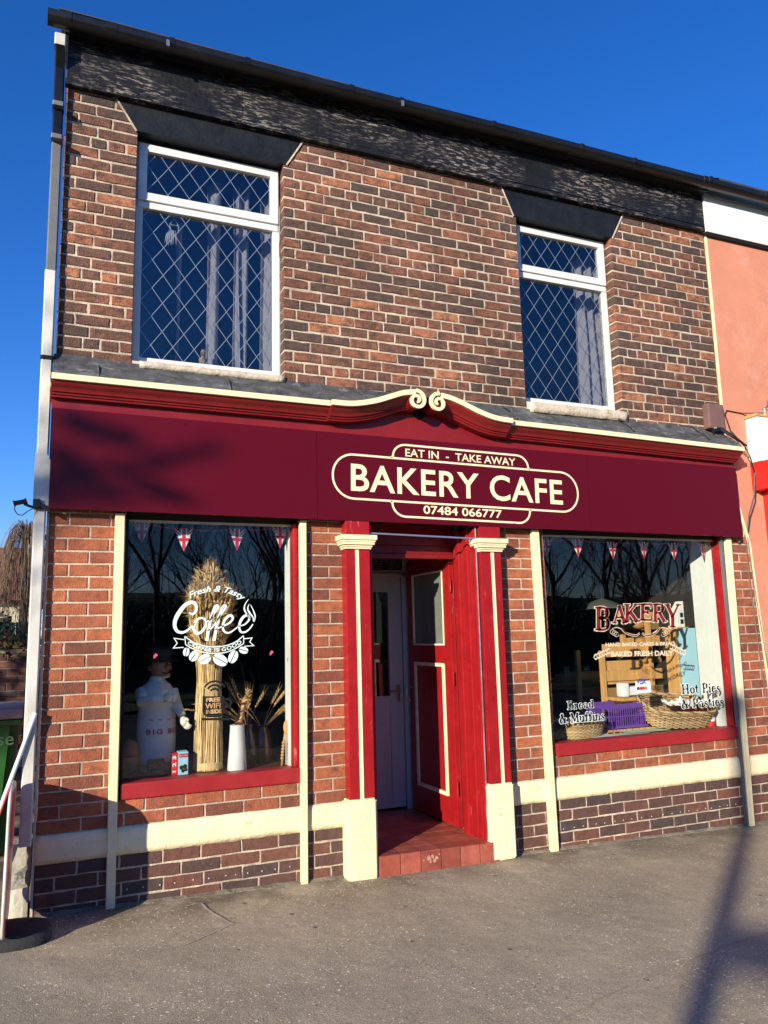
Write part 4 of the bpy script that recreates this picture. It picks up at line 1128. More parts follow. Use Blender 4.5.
# doorway: step, tiled floor, moulded jambs, open red door, inner white door
st = MB()
TZ = .128
st.use(M['grout']); st.prism([(2.045, -.05), (2.935, -.05), (2.935, TZ-.024), (2.045, TZ-.006)], -.097, 1.12)
st.use(M['tile'])
x = 2.047; i = 0
while x < 2.92:
    w_ = min(.146, 2.935-x)
    st.bev(x+.0015, x+w_-.0015, -.105, -.094, gz(x)-.01, TZ-.004-(x-2.045)*.02, .003)
    y = -.104; j = 0
    while y < 1.1:
        yy = min(y+.148, 1.12)
        st.bev(x+.0015, x+w_-.0015, y+.0015, yy-.0015, TZ-.03-(x-2.045)*.02, TZ-(x-2.045)*.02+R.uniform(-.0008, .0008), .002)
        y += .148
    x += .148
st.make('step', None, BLD)
sp_ = MB()
for cx_, cz_, r_ in ((2.40, .075, .016), (2.425, .08, .013), (2.455, .07, .011), (2.44, .055, .012), (2.41, .052, .009), (2.36, .065, .006), (2.475, .09, .005)):
    sp_.add([(cx_+r_*(1+.3*math.sin(i*2.3+cx_*90))*math.cos(i*PI/6), -.1058, cz_+r_*(1+.3*math.cos(i*1.7+cz_*90))*math.sin(i*PI/6)) for i in range(12)], [tuple(range(12))])
sp_.make('paint_splash', mat('worn_step_paint', (.46, .25, .18), .8, .3, 30), BLD)
dw = MB(); dw.use(M['red'])
# left jamb (mostly its lit edge), right moulded jamb
dw.bev(2.034, 2.060, -.06, .30, TZ-.01, 2.30, .004)
dw.use(M['steel']); dw.tube([(2.882, -.055, .12), (2.882, -.055, 1.2), (2.882, -.055, 2.31)], .006, 8)
dw.use(M['red'])
for (a, b, c, d) in ((2.868, 2.90, -.05, .03), (2.850, 2.90, .03, .09), (2.862, 2.90, .09, .15), (2.842, 2.90, .15, .20), (2.855, 2.9, .20, .26)):
    dw.bev(a, b, c, d, .095, 2.30, .008)
dw.bev(2.856, 2.868, -.03, .015, .14, .42, .004)
# head boards
dw.use(M['red_cornice'])
dw.bev(2.06, 2.87, .27, .33, 2.10, 2.135, .004); dw.bev(2.06, 2.87, .285, .33, 2.136, 2.20, .004); dw.bev(2.06, 2.87, .275, .33, 2.201, 2.36, .004)
dw.use(M['blue_rod']); dw.tube([(2.04, -.06, 2.236), (2.88, -.06, 2.218)], .007, 8)
dw.make('door_surround', None, BLD, label='red moulded timber door surround')
rc = MB(); rc.use(M['door_white'])
rc.box(2.00, 2.03, .30, 1.15, .1, 2.3); rc.box(2.90, 2.93, .26, 1.3, .1, 2.5); rc.box(2.0, 2.93, .3, 1.3, 2.30, 2.33)
rc.box(2.0, 2.06, 1.13, 1.2, .1, 2.3); rc.box(2.82, 2.92, 1.13, 1.2, .1, 2.3); rc.box(2.06, 2.82, 1.135, 1.19, 2.03, 2.085)
rc.bev(2.80, 2.84, 1.11, 1.14, .1, 2.06, .006); rc.bev(2.05, 2.84, 1.11, 1.14, 2.03, 2.06, .006)
rc.use(M['black_paint']); rc.box(2.06, 2.82, 1.15, 1.16, 2.085, 2.28)
rc.make('lobby', None, BLD)
tg = MB()
for i in range(46):
    for j in range(10):
        if R.random() < .75:
            x = 2.4+i*.009; z = 2.10+j*.015; tg.ball((x, 1.146, z), .0035, 5, 3)
tg.make('textured_fanlight', M['concrete'], BLD)
# inner white door
wd = MB()
wd.bev(2.06, 2.18, 1.14, 1.18, .13, 2.03, .004); wd.bev(2.68, 2.80, 1.14, 1.18, .13, 2.03, .004)
wd.box(2.18, 2.68, 1.145, 1.175, 1.90, 2.03); wd.box(2.18, 2.68, 1.145, 1.175, .13, .26); wd.box(2.18, 2.68, 1.145, 1.175, .86, 1.03)
wd.box(2.18, 2.68, 1.155, 1.17, .26, .86)
wd.bev(2.23, 2.63, 1.148, 1.16, .31, .81, .008)
WD = wd.make('inner_door', M['door_white'], BLD, label='white glazed inner door in the lobby')
g = MB(); g.box(2.18, 2.68, 1.158, 1.163, 1.03, 1.90); g.make('pane', M['glass'], WD)
hd = MB(); hd.bev(2.735, 2.765, 1.128, 1.14, .98, 1.12, .004); hd.tube([(2.75, 1.13, 1.07), (2.75, 1.095, 1.07), (2.66, 1.095, 1.07)], .008, 8); hd.make('handle', M['brass'], WD)
# open red door: hinged on the right jamb, swung inwards
RD = bpy.data.objects.new('red_door', None)
def leaf(mb, u0, u1, z0, z1, d0, d1, b=.004):
    """box in the door's own frame: u along the leaf, d = thickness (towards the passage is minus)"""
    k0 = len(mb.v); mb.bev(u0, u1, d0, d1, z0, z1, b)
    for i in range(k0, len(mb.v)):
        u, d, z = mb.v[i]; mb.v[i] = DH(u, d, z)
HX, HY = 2.846, .32; FX, FY = 2.832, 1.07
_du = Vector((FX-HX, FY-HY)).normalized(); _dn = Vector((_du.y, -_du.x))
def DH(u, d, z):
    p = Vector((HX, HY))+_du*u+_dn*d; return (p.x, p.y, z)
LW = .755
dl = MB(); dz0, dz1 = .125, 2.15
leaf(dl, 0, .12, dz0, dz1, .0, .042); leaf(dl, LW-.11, LW, dz0, dz1, .0, .042)
leaf(dl, .12, LW-.11, dz1-.12, dz1, .001, .041); leaf(dl, .12, LW-.11, dz0, dz0+.2, .001, .041); leaf(dl, .12, LW-.11, 1.305, 1.455, .001, .041)
leaf(dl, .12, LW-.11, dz0+.2, 1.305, .014, .03)
RDo = dl.make('red_door', M['red'], BLD, label='red half glazed front door standing open inwards')
bdm = MB()
def beadrect(u0, u1, z0, z1, w_):
    leaf(bdm, u0, u1, z0, z0+w_, -.006, .012, .003); leaf(bdm, u0, u1, z1-w_, z1, -.006, .012, .003)
    leaf(bdm, u0, u0+w_, z0+w_, z1-w_, -.0055, .012, .003); leaf(bdm, u1-w_, u1, z0+w_, z1-w_, -.0055, .012, .003)
beadrect(.135, LW-.10, dz0+.20, 1.31, .028); beadrect(.11, LW-.10, 1.445, 2.03, .014)
bdm.make('panel_bead', M['cream'], RDo)
gp_ = MB(); leaf(gp_, .115, LW-.105, 1.415, 2.03, .016, .022, .001); gp_.make('pane', mat('frosted_door_glass', (.16, .18, .145), .18, .25, 4), RDo)
hk = MB(); k0 = len(hk.v); hk.tube([DH(LW-.05, 0, 1.10), DH(LW-.05, -.05, 1.10), DH(LW-.05, -.055, 1.02), DH(LW-.05, -.02, .99)], .008, 8); hk.make('handle', M['steel'], RDo)
hn = MB()
for zz in (.35, 1.15, 1.85): hn.tube([(HX+.002, HY-.012, zz), (HX+.002, HY-.012, zz+.1)], .007, 8)
make_each(hn, 'hinge', M['red'], RDo)

# shop interior
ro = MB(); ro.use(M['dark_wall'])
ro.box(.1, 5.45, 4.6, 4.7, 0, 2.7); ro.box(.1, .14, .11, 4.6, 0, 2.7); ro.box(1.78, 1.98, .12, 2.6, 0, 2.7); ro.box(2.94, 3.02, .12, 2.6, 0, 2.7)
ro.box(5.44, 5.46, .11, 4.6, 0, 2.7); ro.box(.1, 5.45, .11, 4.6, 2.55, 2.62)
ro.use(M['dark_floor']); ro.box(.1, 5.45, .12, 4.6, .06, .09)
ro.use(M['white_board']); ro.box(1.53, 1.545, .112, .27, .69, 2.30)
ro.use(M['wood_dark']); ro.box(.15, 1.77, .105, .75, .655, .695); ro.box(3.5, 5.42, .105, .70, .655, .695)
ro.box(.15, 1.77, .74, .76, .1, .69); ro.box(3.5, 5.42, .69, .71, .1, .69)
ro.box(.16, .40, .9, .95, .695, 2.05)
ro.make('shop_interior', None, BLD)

# neighbour
NB = empty('neighbouring_house', (7, 0, 0), 'coral pink rendered building adjoining the bakery on the right', 'building')
nbm = MB(); nbm.prism([(5.484, 3.0), (9.6, 3.0), (9.6, 5.5), (5.484, 5.5)], -.012, .1)
nbm.prism([(5.725, -.3), (9.6, -.3), (9.6, 3.0), (5.50, 3.0), (5.54, 2.7), (5.655, 2.245), (5.69, 1.6), (5.725, .99)], -.0125, .1)
nbm.make('wall', M['pink'], NB)
tr = MB(); tr.ribbon([(5.474, 5.16), (5.474, 4), (5.475, 3.05)], .02, -.0, .016)
tr.ribbon([(5.53, 2.7), (5.647, 2.245), (5.682, 1.6), (5.717, .99), (5.72, 0)], .018, -.0, .016); tr.make('painted_edge', M['cream_old'], NB)
wb = MB(); wb.box(5.440, 9.6, -.058, -.013, 5.125, 5.50, .0); wb.make('eaves_board', M['white_board'], NB)
wl = MB(); wl.box(5.45, 9.6, -.045, -.013, 5.10, 5.1245); wl.make('shadow_bead', M['black_paint'], NB)
g2 = MB(); gutter(g2, 5.375, 9.6, 5.545, 0); gutter(g2, 5.36, 5.40, 5.555, 0, -.165, .066); gutter(g2, 6.05, 6.09, 5.55, 0, -.165, .064); g2.make('gutter', M['gutter'], NB, smooth='auto')
nr = MB(); nr.add([(5.5, -.2, 5.585), (9.6, -.2, 5.585), (9.6, 3.1, 7.6), (5.5, 3.1, 7.6), (5.5, -.2, 5.555), (9.6, -.2, 5.555)], [(0, 1, 2, 3), (4, 5, 1, 0)])
nr.add([(9.6, 6.2, 5.5), (5.5, 6.2, 5.5), (5.5, 3.1, 7.6), (9.6, 3.1, 7.6)], [(0, 1, 2, 3)]); nr.make('roof', M['slate'], NB)
ns = MB(); ns.box(5.72, 9.6, .1, 6.1, -.3, 5.5); ns.make('house_body', M['pink'], NB)
# neighbour sign
SG = empty('projecting_shopfront', (5.95, 0, 3), 'red and white painted shop sign board on the coral wall', 'sign')
s_ = MB(); s_.bev(5.735, 7.6, -.14, -.013, 2.97, 3.375, .004); s_.make('board', M['white_board'], SG)
s_ = MB(); s_.box(5.72, 7.6, -.15, -.013, 3.376, 3.40); s_.make('top_strip', M['wood'], SG)
s_ = MB(); s_.bev(5.742, 7.6, -.20, -.013, 2.72, 2.968, .006); s_.make('lower_box', M['bright_red'], SG)
s_ = MB(); s_.bev(5.86, 6.1, -.10, -.013, 2.0, 2.715, .006); s_.make('post', M['bright_red'], SG)
lm = MB(); lm.tube([(5.87, -.12, 3.40), (5.87, -.12, 3.46), (5.86, -.2, 3.49)], .008, 6)
for k_ in range(3): lm.ribbon(A_(5.86, 3.49, .03+.012*k_, .035+.01*k_, 0, 300, 14), .006, -.18-k_*.02, .006)
lm.tube([(5.80, -.15, 3.44), (5.92, -.15, 3.43)], .005, 6)
thing(lm.make('bracket_lamp', M['steel']), 'small wire bracket lamp on top of the red and white sign', 'lamp')

# wires, alarm box, camera
ab = MB(); ab.bev(5.245, 5.425, -.075, -.0, 3.245, 3.470, .012); ab.use(M['brown_box']); AB = ab.make('alarm_box', M['brown_box'])
thing(AB, 'brown alarm box on the brickwork above the right end of the cornice', 'alarm box')
a2 = MB(); a2.lathe([(.03, 0), (.045, .02), (.045, .03)], (5.33, -.05, 3.222), 12); a2.make('sounder', M['black_plastic'], AB)
wr = MB()
wr.tube([(5.83, -.13, 3.415), (5.70, -.02, 3.428), (5.52, -.018, 3.44), (5.492, -.02, 3.40), (5.53, -.03, 3.25), (5.60, -.10, 3.10)], .006, 6)
wr.tube([(5.60, -.10, 3.10), (5.62, -.13, 3.0), (5.67, -.12, 2.86), (5.66, -.1, 2.66), (5.60, -.08, 2.5), (5.585, -.06, 2.36)], .006, 6)
thing(wr.make('cable', M['black_plastic']), 'black cable looping from the alarm box round the end of the cornice', 'cable')
w2 = MB(); w2.tube([(5.31, -.03, 3.235), (5.30, -.06, 3.19), (5.28, -.08, 3.21)], .005, 6); w2.tube([(5.36, -.07, 3.25), (5.44, -.13, 3.17), (5.56, -.16, 3.085)], [.016, .016, .008], 8)
thing(w2.make('cable', M['black_plastic']), 'thick short cable end lying on the lead flashing below the alarm box', 'cable')
w3 = MB(); w3.tube([(5.58, -.03, 2.32), (5.595, -.02, 1.9), (5.63, -.02, 1.2), (5.69, -.02, .6)], .005, 6); w3.tube([(5.61, -.03, 2.30), (5.64, -.02, 1.9), (5.71, -.025, 1.1)], .004, 6)
w3.tube([(5.45, -.02, 2.31), (5.52, -.02, 2.26)], .014, 8)
thing(w3.make('cable', M['brown_box']), 'thin brown cables hanging down the right brick pier', 'cable')
CM = empty('security_camera', (-.08, -.06, 2.36), 'small black security camera on an arm by the downpipe', 'camera')
c_ = MB(); c_.tube([(-.180, -.10, 2.345), (-.122, -.09, 2.362)], [.014, .014], 10); c_.tube([(-.186, -.10, 2.343), (-.176, -.10, 2.346)], .018, 10); c_.tube([(-.124, -.09, 2.361), (-.116, -.09, 2.364)], .018, 10); c_.make('body', M['black_plastic'], CM, smooth='auto')
c_ = MB(); c_.tube([(-.13, -.09, 2.345), (-.10, -.08, 2.335), (-.06, -.07, 2.325), (-.02, -.06, 2.33)], .008, 8); c_.bev(-.085, -.045, -.085, -.06, 2.33, 2.38, .003); c_.prism([(-.045, 2.335), (.01, 2.30), (.01, 2.335), (-.045, 2.36)], -.08, -.06); c_.make('arm', M['black_plastic'], CM)
c_ = MB(); c_.tube([(-.178, -.1, 2.335), (-.178, -.1, 2.305), (-.16, -.1, 2.28), (-.135, -.09, 2.279), (-.11, -.08, 2.305), (-.08, -.07, 2.325)], .0028, 6); c_.make('lead', M['black_plastic'], CM)

# ------------------------------------------------------------------ window display things
def clip_poly(poly, tri):
    out = poly
    for i in range(3):
        a = Vector(tri[i]); b = Vector(tri[(i+1) % 3]); e = b-a; res = []
        for j in range(len(out)):
            p = Vector(out[j]); q = Vector(out[(j+1) % len(out)])
            sp = e.x*(p.y-a.y)-e.y*(p.x-a.x); sq = e.x*(q.y-a.y)-e.y*(q.x-a.x)
            if sp >= 0: res.append((p.x, p.y))
            if (sp >= 0) != (sq >= 0):
                t = sp/(sp-sq); r = p.lerp(q, t); res.append((r.x, r.y))
        out = res
        if not out: return []
    return out
def flag(x, z, w, h, y, tw):
    mb = MB(); tri = [(-w/2, 0), (0, -h), (w/2, 0)]
    # outlines are counter-clockwise with z up
    def lay(poly, m_, k_):
        c = clip_poly(poly, tri)
        if len(c) < 3: return
        mb.use(M[m_]); n = len(c)
        vs = [(x+a*math.cos(tw), y-k_*.0007+a*math.sin(tw), z+b) for a, b in c]
        mb.add(vs, [tuple(range(n))])
    def band(ax, az, bx, bz, wd):
        d = Vector((bx-ax, bz-az)).normalized(); n = Vector((-d.y, d.x))*wd/2
        return [(ax-n.x, az-n.y), (bx-n.x, bz-n.y), (bx+n.x, bz+n.y), (ax+n.x, az+n.y)]
    lay([(-w, -h*1.2), (w, -h*1.2), (w, 0), (-w, 0)], 'flag_blue', 0)
    for s_ in (1, -1):
        lay(band(-w*.6*s_, .0+.01, w*.6*s_, -h*.95, w*.17), 'flag_white', 1); lay(band(-w*.6*s_, .01, w*.6*s_, -h*.95, w*.06), 'flag_red', 2)
    lay(band(0, .1, 0, -h*1.1, w*.34), 'flag_white', 3); lay(band(-w, -h*.48, w, -h*.48, h*.28), 'flag_white', 3.5)
    lay(band(0, .1, 0, -h*1.1, w*.19), 'flag_red', 4); lay(band(-w, -h*.48, w, -h*.48, h*.15), 'flag_red', 4.5)
    return mb
def bunting(pxs, y, label, w, h, zoff=0):
    P = [bp(a, b, y) for a, b in pxs]
    E_ = empty('bunting', (P[0][0], y, P[0][1]), label, 'bunting')
    for i, (x, z) in enumerate(P): flag(x, z, w, h, y-.002*(i % 2), R.uniform(-.25, .25)).make('flag', None, E_)
    s_ = MB(); pts = []
    for i in range(len(P)-1):
        (xa, za), (xb, zb) = P[i], P[i+1]
        for k_ in range(6):
            t = k_/6; pts.append((xa+(xb-xa)*t, y, za+(zb-za)*t-.018*math.sin(PI*t)+.004))
    pts.append((P[-1][0], y, P[-1][1]+.004)); pts = [(P[0][0]-.06, y, P[0][1]+.03)]+pts+[(P[-1][0]+.03, y, P[-1][1]+.02)]
    s_.tube(pts, .003, 5); s_.make('string', M['flag_red'], E_)
bunting([(142, 521), (184, 529), (237, 529), (280, 527)], .16, 'string of four union flag pennants in the coffee window', .125, .15)
bunting([(546, 538), (577, 539), (612, 542), (643, 542), (673, 543), (702, 544)], .16, 'string of six union flag pennants in the wide bakery window', .125, .145)

# wheat sheaf
SX, SY = bp(208, 770, .32)[0], .32
WS = empty('wheat_sheaf', (SX, SY, .70), 'tall bound wheat sheaf standing in the middle of the coffee window', 'wheat sheaf')
def prof(t):
    ks = [(0, .092), (.2, .086), (.42, .074), (.52, .076), (.63, .105), (.76, .145), (.85, .15), (.90, .08), (1, .065)]
    for (a, ra), (b, rb) in zip(ks[:-1], ks[1:]):
        if t <= b: return ra+(rb-ra)*(t-a)/(b-a)
    return ks[-1][1]
TOPZ = bp(208, 566, .32)[1]; H_ = TOPZ-.70
s_ = MB(); e_ = MB()
for i in range(520):
    a = R.uniform(0, 2*PI); rr = math.sqrt(R.random()); tall = R.random()
    top = R.uniform(.72, .86) if tall < .8 else R.uniform(.86, .985)
    if tall >= .8: rr *= .5
    tw = R.uniform(-.25, .25); pts = []
    for k_ in range(8):
        t = top*k_/7; r = prof(t)*rr*(1.0 if rr > .8 else 1); r *= (1+.0*t)
        if rr > .9: r = prof(t)
        pts.append((SX+r*math.cos(a+tw*t)+.004*math.sin(k_*2+i), SY+r*math.sin(a+tw*t), .70+H_*t))
    s_.tube(pts, [.0032]*8, 4, False)
    p = Vector(pts[-1]); d = (Vector(pts[-1])-Vector(pts[-3])).normalized()+Vector((R.uniform(-.35, .35), R.uniform(-.35, .35), R.uniform(-.1, .3)))
    d.normalize(); L_ = R.uniform(.05, .09)
    e_.tube([p, p+d*L_*.3, p+d*L_*.7, p+d*L_], [.003, .0065, .0055, .001], 4)
    for q in range(5):
        b0 = p+d*L_*(.3+.14*q); dd = (d+Vector((R.uniform(-.8, .8), R.uniform(-.8, .8), R.uniform(-.3, .6)))).normalized()
        e_.tube([b0, b0+dd*.04], [.0012, .0005], 3, False)
s_.make('stalks', M['straw'], WS)
for i in range(520):
    t = R.uniform(.60, .89) if R.random() < .8 else R.uniform(.86, .97); a = R.uniform(0, 2*PI); r = prof(t)*R.uniform(.75, 1.05)
    p = Vector((SX+r*math.cos(a), SY+r*math.sin(a), .70+H_*t)); d = Vector((math.cos(a)*R.uniform(0, .9), math.sin(a)*R.uniform(0, .9), R.uniform(-.1, 1))).normalized(); L_ = R.uniform(.03, .06)
    e_.tube([p, p+d*L_*.4, p+d*L_], [.002, .0055, .001], 4)
    for q in range(3):
        dd = (d+Vector((R.uniform(-.9, .9), R.uniform(-.9, .9), R.uniform(-.5, .5)))).normalized(); e_.tube([p+d*L_*.5, p+d*L_*.5+dd*.035], [.0011, .0005], 3, False)
e_.make('ears', M['straw_dark'], WS)
b_ = MB(); b_.lathe([(.090, .0), (.095, .01), (.095, .045), (.090, .05)], (SX, SY, .70), 28); b_.lathe([(.075, 0), (.081, .008), (.081, .03), (.075, .036)], (SX, SY, 1.22), 28); b_.make('band', M['straw'], WS)

# white jug with baguette, brown jars with dried wheat
LZ = .696
x, _ = bp(237, 768, .22)
jg = MB(); jg.lathe([(.062, 0), (.064, .005), (.055, .12), (.046, .27), (.050, .285), (.043, .284), (.040, .26), (.038, .2)], (x, .22, LZ), 24)
thing(jg.make('tall_jug', M['white_ceramic'], smooth='auto'), 'tall white tapering jug holding a baguette in the coffee window', 'jug')
bg = MB(); pts = [(x-.01, .22, LZ+.16), (x+.005, .215, LZ+.28), (x+.04, .205, LZ+.42), (x+.055, .20, LZ+.47)]
bg.use(M['bread']); bg.tube(pts, [.019, .022, .021, .010], 12)
bg.use(M['flour_white'])
for k_ in range(5):
    t = .34+.14*k_; a = Vector(pts[1]).lerp(Vector(pts[3]), (k_+.4)/5.2); bg.tube([a+Vector((-.018, -.014, -.010)), a+Vector((0, -.024, 0)), a+Vector((.018, -.012, .012))], [.002, .005, .002], 6)
thing(bg.make('baguette', None, smooth=True), 'crusty twisted baguette standing in the white jug', 'bread')
for px_, dy, lab, hh_ in ((247, .36, 'brown glazed jar right behind the white jug', .30), (262, .40, 'brown glazed jar of drooping dried wheat nearest the window post', .28)):
    x2, _ = bp(px_, 768, dy)
    j = MB(); j.lathe([(.05, 0), (.068, .03), (.072, .12), (.055, .2), (.04, .24), (.046, hh_-.03), (.036, hh_-.03), (.03, .15)], (x2, dy, LZ), 20)
    thing(j.make('jar', M['brown_glass'], smooth='auto'), lab, 'jar', 'brown jars in the coffee window')
    wh = MB()
    for i in range(16 if px_ > 250 else 14):
        a = R.uniform(-.5, 1.25) if px_ > 250 else R.uniform(-1.5, .6); ln = R.uniform(.22, .36)
        P = []
        for k_ in range(9):
            t = k_/8; P.append(Vector((x2+a*.26*t**1.5, dy+R.uniform(-.004, .004)-.05*t*math.sin(i), LZ+hh_-.1+ln*(t-.28*abs(a)*t*t))))
        wh.tube(P, .0016, 4, False)
        d = (P[-1]-P[-3]).normalized(); b0 = P[-1]
        for k_ in range(11):
            c = P[6].lerp(P[8], 0)+(P[8]-P[6])*(k_/11)+d*.005*k_; sgn = 1 if k_ % 2 else -1
            dd = (d+Vector((.45*sgn, 0, .1))).normalized(); wh.tube([c, c+dd*.012, c+dd*.02], [.002, .004, .0008], 4); wh.tube([c+dd*.018, c+dd*.018+(d+dd*.4).normalized()*.05], [.0007, .0003], 3, False)
    thing(wh.make('dried_wheat', M['straw_dark']), ('dried wheat ears drooping to the right above the jar' if px_ > 250 else 'dried wheat ears fanning to the left over the white jug'), 'dried wheat', 'dried wheat in the jars')
# wooden spatula leaning by the window post
x3, z3 = bp(284, 768, .2)
sp = MB(); zt = bp(288, 722, .2)[1]
sp.tube([(x3-.015, .20, LZ), (x3-.005, .21, LZ+.10), (x3+.012, .215, zt-.07)], .007, 8)
sp.ball((x3+.022, .218, zt-.035), .045, 12, 8, (.45, .12, 1))
for k_ in range(6): sp.ball((x3-.014+.002*k_, .197, LZ+.05+k_*.02), .012, 6, 4, (1, .7, .8))
thing(sp.make('wooden_spatula', M['wood'], smooth=True), 'small wooden spatula leaning beside the dried wheat jars', 'spatula')

# baker figurine
FXx, FYy = bp(155, 775, .45)[0], .45
BK = empty('baker_figurine', (FXx, FYy, LZ), 'baker statue in white apron and dark cap at the left of the coffee window', 'statue')
ztop = bp(158, 652, FYy)[1]; Hb = ztop-LZ
def bodyp(): return [(.001, 0), (.080, 0), (.095, .01), (.108, .06), (.117, .16), (.119, .30), (.117, .42), (.115, .52), (.120, .60), (.112, .68), (.085, .73), (.056, .755), (.048, .775), (.001, .78)]
kz = (Hb-.17)/.78
bm_ = MB(); bm_.lathe([(r, z*kz) for r, z in bodyp()], (FXx, FYy, LZ), 28, 1, .8)
ZS = LZ+kz*.66
# arms: his right hangs out at the image right, left one folded across
A1 = [(FXx+.095, FYy-.02, ZS+.01), (FXx+.125, FYy-.06, ZS-.09), (FXx+.150, FYy-.13, ZS-.15)]
bm_.tube(A1, [.042, .034, .026], 12)
A2 = [(FXx-.10, FYy-.01, ZS+.01), (FXx-.105, FYy-.10, ZS-.05), (FXx-.03, FYy-.16, ZS-.035), (FXx+.02, FYy-.175, ZS-.03)]
bm_.tube(A2, [.042, .036, .028, .025], 12)
hz = LZ+kz*.78+.075
bm_.tube([(FXx, FYy, LZ+kz*.75), (FXx+.01, FYy-.005, LZ+kz*.78+.03)], .05, 12)
hx = FXx+.018
bm_.ball((hx, FYy-.01, hz), .072, 18, 12, (.90, 1, 1.15))
bm_.ball((hx+.045, FYy-.072, hz-.005), .018, 8, 6, (1, 1.2, 1))
bm_.ball((hx-.07, FYy-.01, hz-.01), .018, 8, 6, (.5, .8, 1.2)); bm_.ball((hx+.072, FYy+.01, hz-.01), .018, 8, 6, (.5, .8, 1.2))
bm_.ball((hx+.03, FYy-.055, hz-.055), .032, 10, 6, (1.1, .8, .7))
def hand(mb, c, d, r=.020, side=1):
    c = Vector(c); d = Vector(d).normalized(); up = Vector((0, 0, 1)); n = d.cross(up).normalized(); u = n.cross(d)
    mb.tube([c-d*.02, c+d*.01, c+d*.035], [.020, .027, .022], 10)
    for k_ in range(4):
        b0 = c+d*.03+u*(.018-.012*k_); ln = (.9, 1, .95, .75)[k_]
        mb.tube([b0, b0+d*.018*ln-n*.003*side, b0+d*.03*ln-n*.012*side, b0+d*.034*ln-n*.020*side], [.0085, .008, .007, .005], 7)
    mb.tube([c+u*.018, c+u*.032+d*.012, c+u*.036+d*.03], [.009, .008, .006], 7)
remesh = bm_.make('body', M['coat'], BK, smooth=True)
rmod = remesh.modifiers.new('r', 'REMESH'); rmod.mode = 'VOXEL'; rmod.voxel_size = .0065; rmod.use_smooth_shade = True
dgx = bpy.context.evaluated_depsgraph_get(); me2 = bpy.data.meshes.new_from_object(remesh.evaluated_get(dgx)); remesh.modifiers.clear(); remesh.data = me2
me2.materials.clear(); me2.materials.append(M['coat']); me2.materials.append(M['skin'])
for p in me2.polygons:
    p.use_smooth = True
    if p.center.z > kz*.78+.012: p.material_index = 1
hnd = MB(); hnd2 = MB(); hand(hnd, (A1[2][0]+.005, A1[2][1]-.02, A1[2][2]-.03), (.35, -.5, -.7)); hand(hnd2, (A2[3][0]+.02, A2[3][1], A2[3][2]), (1, -.12, -.05))
hnd.make('hand', M['glove'], BK, smooth=True); hnd2.make('hand', M['glove'], BK, smooth=True)
fc = MB(); fc.use(M['ink_white'])
for ex in (.005, .052): fc.ball((hx+ex, FYy-.078+ex*.25, hz+.016), .010, 8, 6, (1.1, .6, .8))
fc.use(M['ink_black'])
for ex in (.007, .054): fc.ball((hx+ex, FYy-.085+ex*.25, hz+.016), .005, 6, 5)
fc.tube([(hx+.005, FYy-.079, hz-.038), (hx+.03, FYy-.083, hz-.047), (hx+.055, FYy-.070, hz-.037)], .0035, 6)
fc.tube([(hx-.008, FYy-.078, hz+.034), (hx+.016, FYy-.082, hz+.036)], .004, 6); fc.tube([(hx+.042, FYy-.072, hz+.036), (hx+.064, FYy-.060, hz+.034)], .004, 6)
fc.make('face', None, BK)
cpm = MB(); cpm.lathe([(.080, 0), (.084, .02), (.092, .045), (.088, .07), (.06, .088), (.001, .094)], (hx-.005, FYy-.003, hz+.042), 22, 1, 1)
cpm.add([(hx+.06*math.cos(a)*1.05+.0, FYy-.01+.09*math.sin(a), hz+.046) for a in [PI*1.02+i*PI/12 for i in range(13)]]+[(hx+.015+.115*math.cos(a), FYy-.035+.12*math.sin(a), hz+.034) for a in [PI*1.02+i*PI/12 for i in range(13)]], [(i, i+1, 14+i, 13+i) for i in range(12)])
cpm.make('cap', M['cap'], BK, smooth='auto')
# apron: a slightly proud wrap with bib, with lettering
ap = MB(); vs = []; fs = []; na = 26; nz_ = 16
def apr(a, z):  # a from image left to right in front
    zz = z/kz; pr = bodyp(); r = .11
    for (ra, za), (rb, zb) in zip(pr[1:-1], pr[2:]):
        if za <= zz <= zb and zb > za: r = ra+(rb-ra)*(zz-za)/(zb-za)
    return (FXx+(r+.006)*math.sin(a), FYy-(r*.8+.006)*math.cos(a), LZ+z)
for j in range(nz_+1):
    z = .06*kz+(.64-.06)*kz*j/nz_; wa = 1.35 if z < .5*kz else 1.35-.75*(z-.5*kz)/(.14*kz)
    for i in range(na+1): vs.append(apr(-wa+2*wa*i/na, z))
for j in range(nz_):
    for i in range(na): a = j*(na+1)+i; fs.append((a, a+1, a+na+2, a+na+1))
ap.add(vs, fs); AP = ap.make('apron', M['coat'], BK, smooth=True); md = AP.modifiers.new('s', 'SOLIDIFY'); md.thickness = .004; md.offset = 1
alb = MB()
def apfn(a0, z0, kx): return lambda u, w: tuple(Vector(apr(a0+u*kx, z0+w))+Vector((math.sin(a0+u*kx)*.009, -.007*math.cos(a0+u*kx)-.002, 0)))
text_mb('BIG BUNS', .045, 0, 0, 0, .001, 0, 1.35, .42, alb, basef=apfn(-.55, .32*kz, 5.6))
text_mb('~ ~ ~ ~', .05, 0, 0, 0, 0, 0, 1.3, .26, alb, basef=apfn(-.45, .42*kz, 6))
alb.make('apron_lettering', M['ink_brightred'], AP)
# salt lamp
x4, _ = bp(128, 772, .35)
sl_ = MB(); bm = bmesh.new(); bmesh.ops.create_icosphere(bm, subdivisions=3, radius=.07)
for q in bm.verts: q.co.z = q.co.z*1.5; q.co *= 1+.12*noise.noise(q.co*18); q.co += Vector((x4, .35, LZ+.12))
sl_.bm(bm); thing(sl_.make('salt_lamp', M['salt'], smooth=True), 'rough orange salt lamp low in the left corner of the coffee window', 'lamp')
